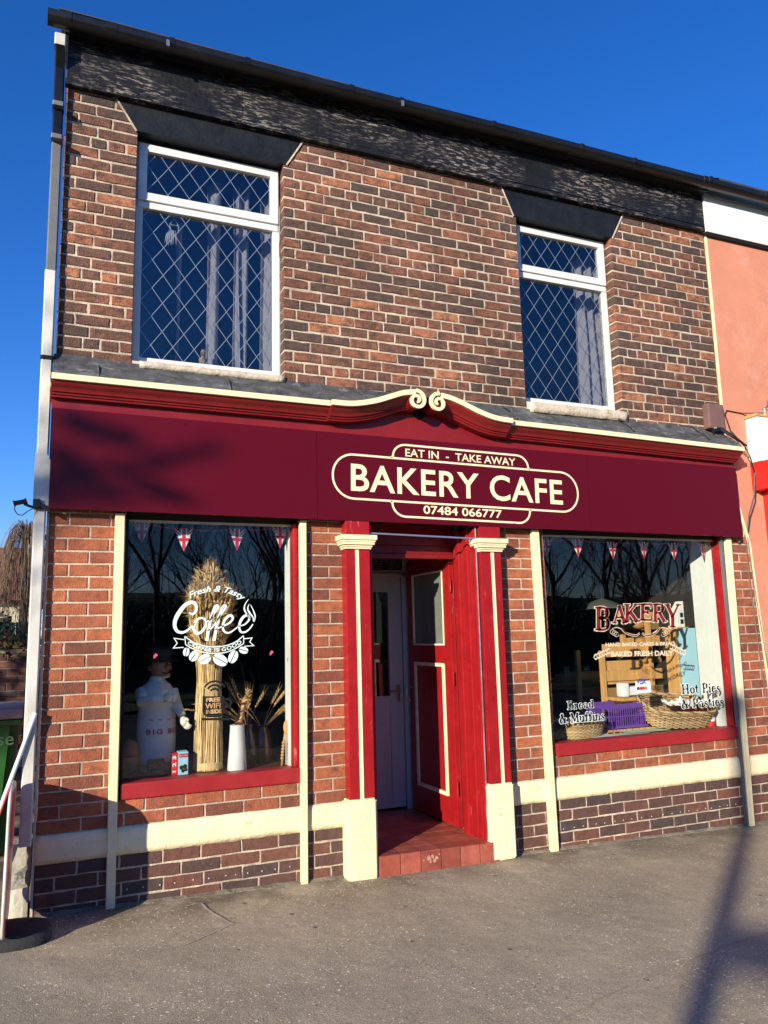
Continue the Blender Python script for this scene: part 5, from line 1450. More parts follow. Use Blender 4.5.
# small boxes
x5, _ = bp(157, 776, .25)
bx5 = MB(); bx5.use(M['wood_dark']); bx5.bev(x5-.055, x5+.045, .24, .30, LZ, LZ+.10, .004); bx5.use(M['bread']); text_mb('H&O', .05, x5-.045, LZ+.05, .239, .0008, 0, 1, .075, bx5); text_mb('HERBS', .022, x5-.03, LZ+.02, .239, 0, 0, 1, .05, bx5)
thing(bx5.make('small_brown_box', None), 'small dark brown box at the foot of the baker statue', 'box')
x6, z6 = bp(172, 772, .22)
bk6 = MB(); bk6.use(M['ink_brightred']); bk6.bev(x6, x6+.035, .21, .30, LZ, LZ+.135, .002); bk6.use(M['light_blue']); bk6.bev(x6+.036, x6+.098, .21, .30, LZ, LZ+.14, .002)
bk6.use(M['ink_white']); text_mb('1 2 3', .03, x6+.022, LZ+.02, .2085, .001, 0, 1, .1, bk6, tilt=PI/2)
bk6.use(M['ink_brightred']); text_mb('COCO', .032, x6+.040, LZ+.108, .2085, .002, 0, 1, .054, bk6)
bk6.use(M['ink_black'])
for a, b, r in ((.056, .045, .013), (.078, .05, .014), (.084, .03, .010), (.066, .025, .011)): bk6.add([(x6+a+r*math.cos(t*PI/4+a*30), .2085, LZ+b+r*1.1*math.sin(t*PI/4+a*30)) for t in range(8)], [tuple(range(8))])
thing(bk6.make('book', None), 'small red spined blue covered book between the statue and the sheaf', 'book')

# ---- wide window display
def wicker_basket(cx, cy, w, d, h, z0, rot, flare, label, tiltx=0):
    mb = MB(); rows = int(h/.011); n = 54
    c_, s_ = math.cos(rot), math.sin(rot)
    for r_ in range(rows):
        t = r_/rows; ww = w/2*(1-flare+flare*t); dd = d/2*(1-flare+flare*t); pts = []
        for i in range(n+1):
            a = 2*PI*i/n; ca, sa = math.cos(a), math.sin(a)
            k_ = (abs(ca)**4+abs(sa)**4)**-.25
            o = .007*math.cos(PI*(i+r_))
            lx, ly = (ww+o)*ca*k_, (dd+o)*sa*k_
            pts.append((cx+lx*c_-ly*s_, cy+lx*s_+ly*c_, z0+h*t+.004))
        mb.tube(pts, .0062, 5, False)
    for r_ in range(3):
        pts = []
        for i in range(n+1):
            a = 2*PI*i/n; ca, sa = math.cos(a), math.sin(a); k_ = (abs(ca)**4+abs(sa)**4)**-.25
            lx, ly = (w/2+.006*math.sin(i*1.6+r_*2))*ca*k_, (d/2+.006*math.sin(i*1.6+r_*2))*sa*k_
            pts.append((cx+lx*c_-ly*s_, cy+lx*s_+ly*c_, z0+h+.006*math.cos(i*1.6+r_*2)))
        mb.tube(pts, .007, 6, False)
    v = []
    for i in range(n):
        a = 2*PI*i/n; ca, sa = math.cos(a), math.sin(a); k_ = (abs(ca)**4+abs(sa)**4)**-.25; lx, ly = w/2*(1-flare)*ca*k_, d/2*(1-flare)*sa*k_
        v.append((cx+lx*c_-ly*s_, cy+lx*s_+ly*c_, z0+.01))
    mb.add(v, [tuple(range(n))])
    for i in range(0, n, 2):
        a = 2*PI*i/n; ca, sa = math.cos(a), math.sin(a); k_ = (abs(ca)**4+abs(sa)**4)**-.25; P_ = []
        for t in (0, 1):
            lx, ly = w/2*(1-flare+flare*t)*ca*k_, d/2*(1-flare+flare*t)*sa*k_
            P_.append((cx+lx*c_-ly*s_, cy+lx*s_+ly*c_, z0+h*t))
        mb.tube(P_, .004, 5)
    if tiltx:
        ct_, st__ = math.cos(tiltx), math.sin(tiltx); y_ = cy-d/2
        mb.v = [(x, y_+(y-y_)*ct_-(z-z0)*st__, z0+(y-y_)*st__+(z-z0)*ct_) for x, y, z in mb.v]
    return thing(mb.make('wicker_basket', M['wicker'], smooth=True), label, 'basket', 'wicker baskets in the wide window')
def crumple(cx, cy, z, w, d, h, m_, name, label, cat, seed):
    mb = MB(); n = 16; vs = []; fs = []
    for j in range(n+1):
        for i in range(n+1):
            u, v = i/n-.5, j/n-.5
            vs.append((cx+u*w+.01*noise.noise(Vector((u*8, v*8, seed))), cy+v*d, z+h*abs(noise.noise(Vector((u*5, v*5, seed+3))))*1.6+h*.6*(u*u+v*v)*2))
    for j in range(n):
        for i in range(n): a = j*(n+1)+i; fs.append((a, a+1, a+n+2, a+n+1))
    mb.add(vs, fs); o = mb.make(name, m_, smooth=False); q = o.modifiers.new('s', 'SOLIDIFY'); q.thickness = .0015
    return thing(o, label, cat)
xa, xb = bp(557, 740, .33)[0], bp(597, 740, .33)[0]
wicker_basket((xa+xb)/2, .30, xb-xa, .28, .12, LZ, .1, .2, 'brown wicker basket lined with paper in the left corner of the wide window')
crumple((xa+xb)/2, .29, LZ+.08, (xb-xa)*.8, .22, .07, M['paper'], 'tissue_paper', 'crumpled white paper lining the left wicker basket', 'paper', 1)
xa, xb = bp(648, 715, .30)[0], bp(706, 715, .30)[0]
wicker_basket((xa+xb)/2-.01, .36, (xb-xa)*1.02, .36, .15, LZ, -.12, .12, 'wide wicker tray basket near the white board in the wide window', .38)
crumple((xa+xb)/2+.04, .24, LZ+.175, .34, .2, .06, M['paper'], 'tissue_paper', 'torn white paper lying in the wide wicker tray basket', 'paper', 5)
bs_ = MB()
for k_ in range(4): bs_.ball((xb-.14+.03*k_, .25+.03*(k_ % 2), LZ+.165), .035, 10, 7, (1, .8, .7))
thing(bs_.make('bread_rolls', M['bread'], smooth=True), 'small dark bread rolls at the right end of the wide wicker basket', 'bread rolls')
# purple crate
ca, cb = bp(606, 725, .36)[0], bp(646, 725, .36)[0]; zc = bp(620, 704, .36)[1]
cz0 = LZ+.03; crt = MB(); chh = max(.15, zc-cz0)
def grille(mb, x0, x1, y0, y1, z0, z1, t=.006):
    """four open slatted sides"""
    for (ax, ay, bx, by) in ((x0, y0, x1, y0), (x1, y0, x1, y1), (x1, y1, x0, y1), (x0, y1, x0, y0)):
        L_ = math.hypot(bx-ax, by-ay); n_ = int(L_/.022)
        for k_ in range(n_+1):
            u = k_/n_; x = ax+(bx-ax)*u; y = ay+(by-ay)*u; mb.box(x-.0035, x+.0035, y-.0035, y+.0035, z0, z1)
    for zz, hh2 in ((z0, .02), ((z0+z1)/2-.005, .008), (z1-.035, .035)):
        mb.box(x0-.006, x1+.006, y0-.006, y0+.006, zz, zz+hh2); mb.box(x0-.006, x1+.006, y1-.006, y1+.006, zz, zz+hh2)
        mb.box(x0-.0055, x0+.0055, y0+.006, y1-.006, zz, zz+hh2); mb.box(x1-.0055, x1+.0055, y0+.006, y1-.006, zz, zz+hh2)
grille(crt, ca, cb, .34, .62, cz0, cz0+chh)
crt.box(ca, cb, .34, .62, cz0, cz0+.006)
thing(crt.make('plastic_crate', M['purple']), 'purple slatted plastic crate in the wide window', 'crate')
rk = MB()
for k_ in range(8): rk.box(ca-.03+k_*(cb-ca+.12)/8, ca-.03+(k_+.75)*(cb-ca+.12)/8, .30, .315, LZ+.0, LZ+.028)
rk.box(ca-.05, cb+.12, .30, .66, LZ, LZ+.012)
thing(rk.make('wooden_slat_tray', M['wood']), 'low pine slat tray under the purple crate', 'tray')
pg = MB()
for k_, (a, b, c, mm) in enumerate(((612, 653, .16, 'green_paper'), (590, 615, .2, 'paper'), (628, 668, .22, 'green_paper'))):
    xa_, xb_ = bp(a, 735, c)[0], bp(b, 735, c)[0]; pg.use(M[mm]); z_ = LZ+.002+.004*k_; pg.add([(xa_, c-.04, z_), (xb_, c-.05, z_), (xb_-.05, c+.09, z_+.006), (xa_-.04, c+.10, z_+.006)], [(0, 1, 2, 3)])
thing(pg.make('paper_sheets', None), 'pale green and white paper sheets on the sill of the wide window', 'paper')
# red jar
xr, _ = bp(709, 728, .22)
jr = MB(); jr.use(M['ink_brightred']); jr.lathe([(.036, 0), (.04, .01), (.04, .05)], (xr, .2, LZ), 16); jr.use(M['ink_white']); jr.lathe([(.04, .05), (.04, .08), (.03, .1), (.026, .115)], (xr, .2, LZ), 16)
thing(jr.make('sweet_jar', None, smooth='auto'), 'small red and white jar in front of the white side board', 'jar')
rb = MB(); rb.bev(xr-.09, xr+.03, .30, .40, LZ, LZ+.17, .006); rb.use(M['bright_red']); thing(rb.make('red_tin', M['bright_red']), 'bright red tin standing behind the small jar', 'tin')
# card terminal
xt0, zt0 = bp(622, 697, .55); xt1, _ = bp(641, 697, .55)
ct = MB(); ct.use(M['paper']); ct.bev(xt0, xt1+.10, .52, .62, zt0+.01, zt0+.085, .012); ct.bev(xt0-.02, xt0+.05, .50, .60, zt0, zt0+.12, .02)
thing(ct.make('white_machine', None), 'small white till machine on the pale shelf behind the card sticker', 'machine')
sh_ = MB(); sh_.use(M['wood']); sh_.box(xt0-.06, xt1+.28, .48, .70, zt0-.03, zt0-.002); sh_.use(M['wood_dark']); sh_.box(xt0-.04, xt1+.25, .50, .68, LZ+.0, zt0-.031)
thing(sh_.make('small_shelf', None), 'pale topped small counter carrying the white till machine', 'shelf')
# shelving rack
RY0, RY1 = .95, 1.35
rx0, rx1 = bp(602, 640, RY0)[0], bp(687, 640, RY0)[0]; rxm = bp(650, 640, RY0)[0]; rzt = bp(650, 612, RY0)[1]
RK = empty('bread_rack', ((rx0+rx1)/2, RY0, .09), 'tall pine bread rack stacked with wooden trays at the back of the wide window', 'shelving')
r_ = MB()
for xx in (rx0, rxm, rx1):
    for yy in (RY0, RY1-.03): r_.bev(xx-.022, xx+.022, yy, yy+.04, .09, rzt if xx > rx0 else rzt-.35, .003)
r_.bev(rxm, rx1, RY0+.001, RY0+.039, rzt-.06, rzt, .003)
r_.make('frame', M['wood'], RK)
bp2 = MB(); [bp2.box(rx0+.03, rxm-.024, RY0+.03, RY0+.04+.004*k_, 1.03+k_*.125, 1.03+k_*.125+.118-.03*(k_ == 1)) for k_ in range(3)]; bp2.make('panel', M['wood'], RK)
zz = .75; i = 0
while zz < rzt-.15:
    t_ = MB()
    for (a, b) in ((rx0+.024, rxm-.024), (rxm+.024, rx1-.024)):
        if a < rxm-.1 and zz > rzt-.5: continue
        t_.box(a, b, RY0+.012, RY0+.024, zz, zz+.095); t_.box(a, b, RY1-.02, RY1-.008, zz, zz+.075); t_.box(a, b, RY0+.03, RY1-.02, zz-.004, zz+.004)
    if t_.v: t_.make('tray', M['wood'] if i % 2 == 0 else mat('pine_tray_%d' % i, (.36-.05*(i % 3), .17, .06), .55, .2, 5), RK)
    zz += .155; i += 1
lf = []
for k_ in range(12):
    xx = R.uniform(rx0+.1, rx1-.1); zz = .75+.155*R.randint(0, 5)+.045
    if xx < rxm and zz > rzt-.55: continue
    b_ = MB(); b_.ball((0, 0, 0), .055, 12, 8, (1.5, 1, .75)); b_.v = [(a+xx, b+RY0+.14, c+zz) for a, b, c in b_.v]
    thing(b_.make('loaf', M['bread'], smooth=True), 'round topped loaf on a tray of the pine bread rack', 'bread', 'loaves on the pine bread rack')
# pale blue card panel and white side board
xb0, xb1 = 5.40, 5.395
wbp = MB(); wbp.box(5.325, 5.340, .112, .375, LZ, 2.30)
thing(wbp.make('side_board', M['white_board']), 'tall white side board along the right edge of the wide window', 'board')
bp_ = MB(); bp_.prism([(5.30, LZ), (5.42, LZ), (5.42, 1.53), (5.30, 1.53)], .39, .40); bp_.v = [(5.33+(y-.39)*0+.02*0+(x-5.30)*.1, .385+(x-5.30)*2.2+(y-.39), z) for x, y, z in bp_.v]
thing(bp_.make('blue_card', M['light_blue']), 'pale blue card panel standing beyond the white side board', 'card')
# little white house lantern
hx0, hz0 = bp(678, 627, .62); hx1, hz1 = bp(690, 603, .62)
hm = MB(); hm.use(M['paper']); wv = hx1-hx0
hm.prism([(hx0, hz0), (hx1+.08, hz0), (hx1+.08, hz1-.02), (hx0+wv*.6, hz1+.04), (hx0, hz1-.09)], .62, .72)
hm.use(M['ink_black'])
for i in range(2):
    for j in range(2):
        for k_ in range(1): hm.box(hx0+.035+i*.045, hx0+.065+i*.045, .614, .619, hz0+.03+j*.06, hz0+.07+j*.06)
thing(hm.make('model_house', None), 'small white model house with dark windows on the rack end', 'ornament')
hs = MB(); hs.bev(hx0-.06, hx1+.1, .58, .76, hz0-.03, hz0-.001, .003); hs.bev(hx0-.06, hx0-.03, .6, .74, LZ, hz0-.03, .003); hs.bev(hx1+.06, hx1+.09, .6, .74, LZ, hz0-.03, .003)
thing(hs.make('pine_stand', M['wood']), 'narrow pine stand carrying the small white model house', 'stand')
# pendant lamp
lx, lz = bp(602, 605, .9)
PLm = empty('pendant_lamp', (lx, .9, lz), 'metal dish pendant lamp hanging inside the wide window', 'lamp')
p_ = MB(); p_.lathe([(.02, .06), (.03, .055), (.09, .035), (.17, .0), (.215, -.028), (.215, -.034), (.16, -.01), (.08, .02), (.01, .03)], (lx, .9, lz), 32); p_.make('shade', M['lamp_metal'], PLm, smooth='auto')
p_ = MB(); p_.tube([(lx, .9, lz+.055), (lx, .9, 2.55)], .004, 6); p_.make('flex', M['black_plastic'], PLm)
p_ = MB(); p_.ball((lx, .9, lz-.035), .03, 12, 8); p_.make('bulb', M['paper'], PLm, smooth=True)
# a dim counter with jars behind the left part
ctr = MB(); cx0, cz_ = bp(565, 688, 1.5); cx1, _ = bp(606, 688, 1.5)
ctr.use(mat('olive_counter', (.07, .065, .04), .6)); ctr.bev(cx0, cx1, 1.5, 2.0, .09, cz_, .01)
thing(ctr.make('counter', None), 'olive green counter in the dim shop behind the left of the wide window', 'counter')
for i, f_ in enumerate((.25, .5, .75)):
    j_ = MB(); xx = cx0+(cx1-cx0)*f_; j_.lathe([(.05, 0), (.06, .02), (.06, .14), (.045, .17), (.045, .2), (.001, .205)], (xx, 1.65, cz_), 16)
    thing(j_.make('glass_jar', mat('dusky_jar_%d' % i, (.10, .09, .08), .2), smooth='auto'), ('left', 'middle', 'right')[i]+' one of three dim jars on the olive counter', 'jar', 'jars on the counter')

# upstairs trinkets
tx, tz = bp(174, 232, .16)
sc_ = MB(); sc_.tube([(tx, .16, tz+.10), (tx-.03, .16, tz+.05), (tx-.02, .16, tz)], .004, 5); sc_.tube([(tx, .16, tz+.10), (tx+.03, .16, tz+.05), (tx+.03, .16, tz)], .004, 5)
for i in range(9):
    a = R.uniform(-.05, .05); sc_.tube([(tx+a*.6, .16, tz+.01), (tx+a, .155, tz-.03), (tx+a*1.3, .16, tz-.09-R.uniform(0, .03))], [.003, .007, .001], 5)
sc_.tube([(tx-.03, .16, tz+.05), (tx+.03, .16, tz+.05)], .004, 5)
thing(sc_.make('hanging_charm', M['paper']), 'white feathered charm hanging inside the larger upstairs window', 'ornament')
tx, tz = bp(203, 360, .2)
sc_ = MB(); sc_.lathe([(.03, 0), (.035, .01), (.015, .03), (.013, .08), (.028, .10), (.03, .12), (.012, .14), (.020, .17), (.01, .19)], (tx, .2, 3.33), 12)
thing(sc_.make('candlestick', M['straw'], smooth='auto'), 'small straw coloured candlestick on the larger upstairs window sill', 'ornament')

# ------------------------------------------------------------------ swing sign, pole, bin and what lies left
SS = empty('pavement_sign', (-.11, -.33, gz(0)), 'swing pavement sign seen edge on by the left corner of the shop', 'sign')
b_ = MB(); n = 32; vs = []; fs = []
prof_ = [(1.0, 0.0), (1.0, .03), (.9, .055), (.6, .075), (.25, .09), (.001, .092)]
for r, z in prof_:
    for j in range(n):
        t = 2*PI*j/n; ex = abs(math.cos(t))**.7*(1 if math.cos(t) > 0 else -1); ey = abs(math.sin(t))**.7*(1 if math.sin(t) > 0 else -1)
        vs.append((-.11+.22*r*ex, -.33+.165*r*ey, gz(-.1)+z))
for i in range(len(prof_)-1):
    for j in range(n): fs.append((i*n+j, i*n+(j+1) % n, (i+1)*n+(j+1) % n, (i+1)*n+j))
b_.add(vs, fs); b_.make('base', M['rubber'], SS, smooth=True)
p_ = MB(); rr = .11
def rrY(y0, y1, z0, z1, r, n=8):
    out = []
    for cy, cz, a0 in ((y1-r, z1-r, 90), (y1-r, z0+r, 0), (y0+r, z0+r, -90), (y0+r, z1-r, -180)):
        for i in range(n+1):
            a = math.radians(a0-90*i/n); out.append((cy+r*math.cos(a), cz+r*math.sin(a)))
    return out
def signx(z): return -.118+.01*z
o_ = rrY(-.60, -.06, .12, .80, rr)
p_.use(M['bright_red']); n = len(o_)
vs = [(signx(z)-.008, y, z) for y, z in o_]+[(signx(z)+.008, y, z) for y, z in o_]
p_.add(vs, [tuple(range(n-1, -1, -1)), tuple(range(n, 2*n))]+[(i, (i+1) % n, (i+1) % n+n, i+n) for i in range(n)])
p_.make('panel', None, SS)
f_ = MB(); f_.tube([(signx(z), y, z) for y, z in o_]+[(signx(o_[0][1]), *o_[0])], .009, 8); f_.make('frame', M['pipe_white'], SS, smooth=True)
wp = MB(); wp.tube([(-.375, -.10, .03), (-.02, -.06, 1.152)], .0115, 10)
thing(wp.make('white_pole', M['ink_white'], smooth=True), 'thin white pole leaning against the downpipe', 'pole')
# wheelie bin
BN = empty('wheelie_bin', (-.46, 1.6, gz(0)), 'green wheelie bin with grey lid beside the building', 'bin')
b_ = MB(); bx0, bx1, by0, by1 = -.74, -.155, 1.30, 1.98
zb0, zb1 = .06, 1.0
v = [(bx0+.07, by0+.09, zb0), (bx1-.07, by0+.09, zb0), (bx1-.07, by1-.09, zb0), (bx0+.07, by1-.09, zb0), (bx0, by0, zb1), (bx1, by0, zb1), (bx1, by1, zb1), (bx0, by1, zb1)]
bm = bmesh.new(); vv = [bm.verts.new(q) for q in v]
for f in ((0, 1, 5, 4), (1, 2, 6, 5), (2, 3, 7, 6), (3, 0, 4, 7), (4, 5, 6, 7), (3, 2, 1, 0)): bm.faces.new([vv[i] for i in f])
bmesh.ops.bevel(bm, geom=[e for e in bm.edges if abs(e.verts[0].co.z-e.verts[1].co.z) > .2], offset=.05, segments=4, affect='EDGES')
b_.bm(bm); b_.bev(bx0-.02, bx1+.02, by0-.02, by1+.02, .965, 1.005, .01); b_.make('body', M['bin_green'], BN, smooth='auto')
l_ = MB(); l_.bev(bx0-.03, bx1+.03, by0-.04, by1+.06, 1.01, 1.085, .02); l_.make('lid', M['bin_lid'], BN)
w_ = MB()
for sx_ in (bx0+.06, bx1-.10):
    w_.lathe([(.10, 0), (.10, .045)], (0, 0, 0), 18)
    for i in range(len(w_.v)-36, len(w_.v)): a, b, c = w_.v[i]; w_.v[i] = (sx_+c, by1-.06+a, .12+b)
make_each(w_, 'wheel', M['rubber'], BN)
t_ = MB()
for tx_, sz, zz_ in (('house', .13, .83), ('as', .12, .70), ('0800', .06, .58), ('recycle', .05, .46)):
    text_mb(tx_, sz, 0, 0, 0, .001, 0, 1, None, t_, basef=lambda u, w, zz_=zz_: (bx1-.33+u, by0+.085*(1-(zz_+w-zb0)/.94)-.004, zz_+w))
t_.make('lettering', M['bin_text'], BN)
# garden wall across the alley
GW = MB()
zz = -.1; k_ = 0
while zz < 1.42:
    x = -3.2+(.11 if k_ % 2 else 0)
    while x < -.1:
        GW.use(M['brick_pl']); one_brick(GW, x, x+.215, zz, zz+.066, 4.2, 4.3, 1); x += .225
    zz += .077; k_ += 1
GW.use(M['mortar_dark']); GW.box(-3.2, -.02, 4.207, 4.40, -.1, 1.43); GW.use(M['brick_pl']); GW.bev(-3.22, -.05, 4.19, 4.42, 1.43, 1.48, .01)
thing(GW.make('garden_wall', None), 'dark brick garden wall behind the green wheelie bin', 'wall')
lv = MB()
def leaves(mb, c, r, n, s):
    for i in range(n):
        d = Vector((R.gauss(0, 1), R.gauss(0, 1), R.gauss(0, 1))); d.normalize(); p = Vector(c)+Vector((d.x*r[0], d.y*r[1], d.z*r[2]))*R.random()**.4
        a = Vector((R.gauss(0, 1), R.gauss(0, 1), R.gauss(0, 1))).normalized(); b = a.cross(Vector((R.gauss(0, 1), R.gauss(0, 1), R.gauss(0, 1)))).normalized(); q = s*R.uniform(.6, 1.3)
        mb.add([p-a*q, p+b*q*.5, p+a*q, p-b*q*.5], [(0, 1, 2, 3)])
for i in range(10): leaves(lv, (-3+i*.3, 4.3, 1.55+.1*math.sin(i*2)), (.25, .2, .17), 260, .03)
lv.tube([(-2.5, 4.35, 1.0), (-1.5, 4.3, 1.5), (-.3, 4.3, 1.6)], .015, 5)
thing(lv.make('ivy_hedge', M['leaf']), 'ivy and reddish shrub spilling over the dark garden wall', 'shrub')
# dark evergreen shrub further back
ev = MB()
for i in range(9): leaves(ev, (-1.55+.14*i, 7.0, 1.3+.2*math.sin(i*1.3)), (.3, .3, .5), 300, .05)
ev.tube([(-1.1, 7, 0), (-1.1, 7, 1.6)], [.06, .03], 6)
thing(ev.make('evergreen_bush', M['evergreen']), 'dark evergreen bush behind the ivy covered wall', 'bush')
fn_ = MB()
for i in range(30): fn_.bev(-5+i*.16, -5+i*.16+.15, 8.6, 8.63, 0, 1.86+.004*(i % 3), .004)
fn_.box(-5, -.1, 8.64, 8.68, 1.5, 1.6); thing(fn_.make('green_fence', M['fence_green']), 'dark green board fence behind the garden wall', 'fence')
hd2 = MB()
for i in range(34): leaves(hd2, (-5.4+R.uniform(-.5, .5), -1.1+i*.17, R.uniform(.5, 3.5)), (.6, .6, .6), 240, .07)
for i in range(6): hd2.tube([(-5.4, -.9+i, -.1), (-5.4, .8+i, 3)], .06, 6)
thing(hd2.make('added_shade_hedge', M['evergreen']), 'tall conifer hedge added out of view to shade the alley left of the shop', 'hedge')  # out of view, added so its shadow darkens the garden wall
# far house
FH = empty('far_house', (-3.4, 18, 0), 'cream house with red tiled roof far behind the bin', 'house')
f_ = MB(); f_.box(-6.5, -.6, 18, 24, -.2, 2.75); f_.make('wall', M['render_cream'], FH)
f_ = MB(); f_.add([(-6.8, 17.6, 2.65), (-.3, 17.6, 2.65), (-.3, 21, 4.4), (-6.8, 21, 4.4), (-6.8, 24.4, 2.65), (-.3, 24.4, 2.65)], [(0, 1, 2, 3), (3, 2, 5, 4), (1, 5, 2), (0, 3, 4)]); f_.make('roof', M['roof_red'], FH)
for xx in (-1.9, -3.6):
    f_ = MB(); f_.box(xx, xx+.8, 17.96, 18.0, 1.2, 2.2); f_.make('window', M['black_paint'], FH)
# weeping tree
WT = empty('weeping_tree', (-.50, 8.4, 0), 'small bare weeping tree behind the downpipe', 'tree')
t_ = MB(); t_.tube([(-.42, 8.4, 0), (-.43, 8.42, 1.2), (-.40, 8.4, 2.4), (-.45, 8.4, 3.2)], [.09, .075, .06, .04], 8); t_.make('trunk', M['bark'], WT)
t_ = MB()
for i in range(190):
    a = R.uniform(0, 2*PI); r = R.uniform(.12, .50); z0 = 3.1+R.uniform(-.05, .2); dr = R.uniform(.9, 2.0)
    P = []
    for k_ in range(9):
        t = k_/8; rr_ = r*min(1, (t*2.2)**.6); zz = z0+.18*math.sin(min(1, t*3)*PI)-dr*max(0, t-.18)
        P.append((-.40+rr_*math.cos(a)+R.uniform(-.012, .012), 8.4+rr_*math.sin(a)+R.uniform(-.012, .012), zz))
    t_.tube(P, [.0045]*5+[.004, .004, .003, .002], 3, False)
    for q in range(5):
        b = Vector(P[R.randint(3, 8)]); t_.tube([b, b+Vector((R.uniform(-.07, .07), R.uniform(-.1, .1), -R.uniform(.05, .2)))], [.004, .002], 3, False)
t_.make('branches', mat('pale_twigs', (.17, .115, .075), .9, .2, 4), WT)

# ------------------------------------------------------------------ bare trees opposite (seen in the glass) and the one whose shade falls on the fascia
def grow(mb, p, d, r, L_, depth, rng, spread=.55):
    n = 3; pts = [p]; q = p.copy(); dd = d.copy()
    for i in range(n):
        dd = (dd+Vector((rng.gauss(0, .12), rng.gauss(0, .12), rng.gauss(.03, .08)))).normalized(); q = q+dd*L_/n; pts.append(q.copy())
    r1 = r*.62
    mb.tube(pts, [r+(r1-r)*i/n for i in range(n+1)], 6 if depth > 3 else (4 if depth > 1 else 3), False)
    if depth == 0: return
    k_ = rng.choice((2, 3, 3)) if depth > 1 else 4
    for i in range(k_):
        a = rng.uniform(0, 2*PI); s = rng.uniform(.35, 1)*spread*1.6
        t = Vector((math.cos(a), math.sin(a), 0)); t = (t-dd*t.dot(dd)).normalized()
        nd = (dd+t*s+Vector((0, 0, .1))).normalized(); st = pts[-1] if i < 2 else pts[rng.randint(1, 3)]
        grow(mb, st, nd, r1*rng.uniform(.65, .95), L_*rng.uniform(.62, .86), depth-1, rng, spread)
def tree(name, loc, h, seed, label, group=None, depth=6, r=.17, trunk_h=.3):
    rng = random.Random(seed)
    E_ = empty(name, loc, label, 'tree', group); p = Vector(loc)
    t_ = MB(); tp = p+Vector((rng.uniform(-.2, .2), rng.uniform(-.2, .2), h*trunk_h)); t_.tube([p-Vector((0, 0, .3)), p+Vector((0, 0, .2)), (p+tp)/2, tp], [r*1.35, r*1.1, r, r*.88], 10, False); t_.make('trunk', M['bark'], E_, smooth=True)
    c_ = MB()
    for i in range(4):
        a = i*PI/2+rng.uniform(-.4, .4); d = Vector((math.cos(a)*.6, math.sin(a)*.6, 1)).normalized()
        grow(c_, tp-Vector((0, 0, h*.02*i)), d, r*.6, h*.22, depth-1, rng)
    c_.make('crown', M['twig'], E_); return E_
T1 = tree('bare_tree', (6.5, -17, -.1), 11, 3, 'bare winter tree across the road opposite the shop', 'bare trees across the road', 7, .09)
T2 = tree('bare_tree', (13.0, -19, -.1), 12, 8, 'bare winter tree across the road opposite the shop', 'bare trees across the road', 7, .10)
spots = [(T1, 3.0, -20, .4, 1.1), (T1, 9.5, -16.0, 2.0, .9), (T2, 18, -17, 1.0, 1.0), (T1, 22, -20, 2.9, 1.15), (T2, 27, -18, 4.0, 1.0), (T1, 15.5, -24, 5.2, 1.1), (T2, -1, -23, 1.9, .85), (T2, 8, -25, 3, 1.1), (T1, 33, -22, 1, 1.1), (T2, 22.5, -27, 3.6, 1.2)]
for src, x, y, a, s in spots:
    c = copy_tree(src); c.location = (x, y, -.1); c.rotation_euler = (0, 0, a); c.scale = (s, s, s)
T3 = tree('thicket_tree', (5.0, -15.5, -.1), 7.5, 33, 'low branching bare tree in the thicket across the road', 'thicket trees across the road', 6, .10, .10)
for i in range(20):
    c = copy_tree(T3); c.location = (-3+i*1.75+R.uniform(-.5, .5), R.uniform(-21, -15), -.1); c.rotation_euler = (0, 0, R.uniform(0, 6)); q_ = R.uniform(.8, 1.25); c.scale = (q_, q_, q_)
hg = MB()
for i in range(60): leaves(hg, (-14+i*1.0, -26.5+R.uniform(-1, 1), 1.2+R.uniform(-.3, .5)), (1.1, 1.2, 1.8), 260, .13)
for i in range(20): hg.tube([(-14+i*3, -26.5, -.1), (-14+i*3, -26.5, 2.0)], .06, 5)
thing(hg.make('added_horizon_hedge', M['evergreen']), 'dark hedge added across the road to hide the bright horizon', 'hedge')  # added to keep the bright horizon out of the glass
DS = Vector((1.2, 1.0, -.42)).normalized()
def sunback(x, z, t):
    return Vector((x, -.09, z))-DS*t
# shade tree: crown placed up-sun of the left end of the fascia
p0 = sunback(-3.3, 2.0, 14)
ST = tree('leafy_tree', (p0.x, p0.y, -.1), 6.2, 21, 'part leafy tree up the road whose shade reaches the left end of the fascia', None, 6, .2, .35)
lf_ = MB(); root_ = Vector((p0.x, p0.y, 4.4))
for (bx, bz, r, n_) in ((.10, 2.87, .10, 44), (.24, 2.83, .09, 40), (.38, 2.79, .08, 34), (.50, 2.77, .06, 16), (.98, 2.79, .06, 16), (.90, 2.73, .055, 14), (.80, 2.68, .06, 16), (.70, 2.65, .05, 10), (.60, 2.61, .05, 10),
        (.04, 2.66, .08, 30), (.12, 2.60, .08, 32), (.22, 2.57, .07, 24), (.10, 2.50, .08, 30), (.24, 2.47, .09, 36), (.05, 2.40, .07, 24), (.36, 2.44, .07, 24), (.50, 2.52, .07, 22), (.60, 2.48, .07, 24), (.70, 2.44, .07, 22), (.82, 2.41, .06, 16), (.44, 2.60, .05, 10),
        (-.07, 3.6, .05, 8), (-.06, 3.3, .06, 10), (-.05, 2.2, .06, 10), (-.05, 1.95, .05, 8), (-.5, 2.9, .3, 150), (-.6, 2.3, .3, 130), (-1.2, 2.7, .5, 260), (-.9, 3.6, .3, 120), (-1.6, 3.4, .5, 260)):
    c = sunback(bx, bz, 13.5+R.uniform(-1, 1)); leaves(lf_, c, (r, r, r*.8), int(n_*1.2), .035)
    m_ = root_.lerp(c, .6)+Vector((R.uniform(-.2, .2), R.uniform(-.2, .2), .35)); lf_.tube([root_, m_, c], [.05, .025, .008], 4, False)
lf_.make('foliage', M['evergreen'], ST)
br = MB(); rng = random.Random(5)
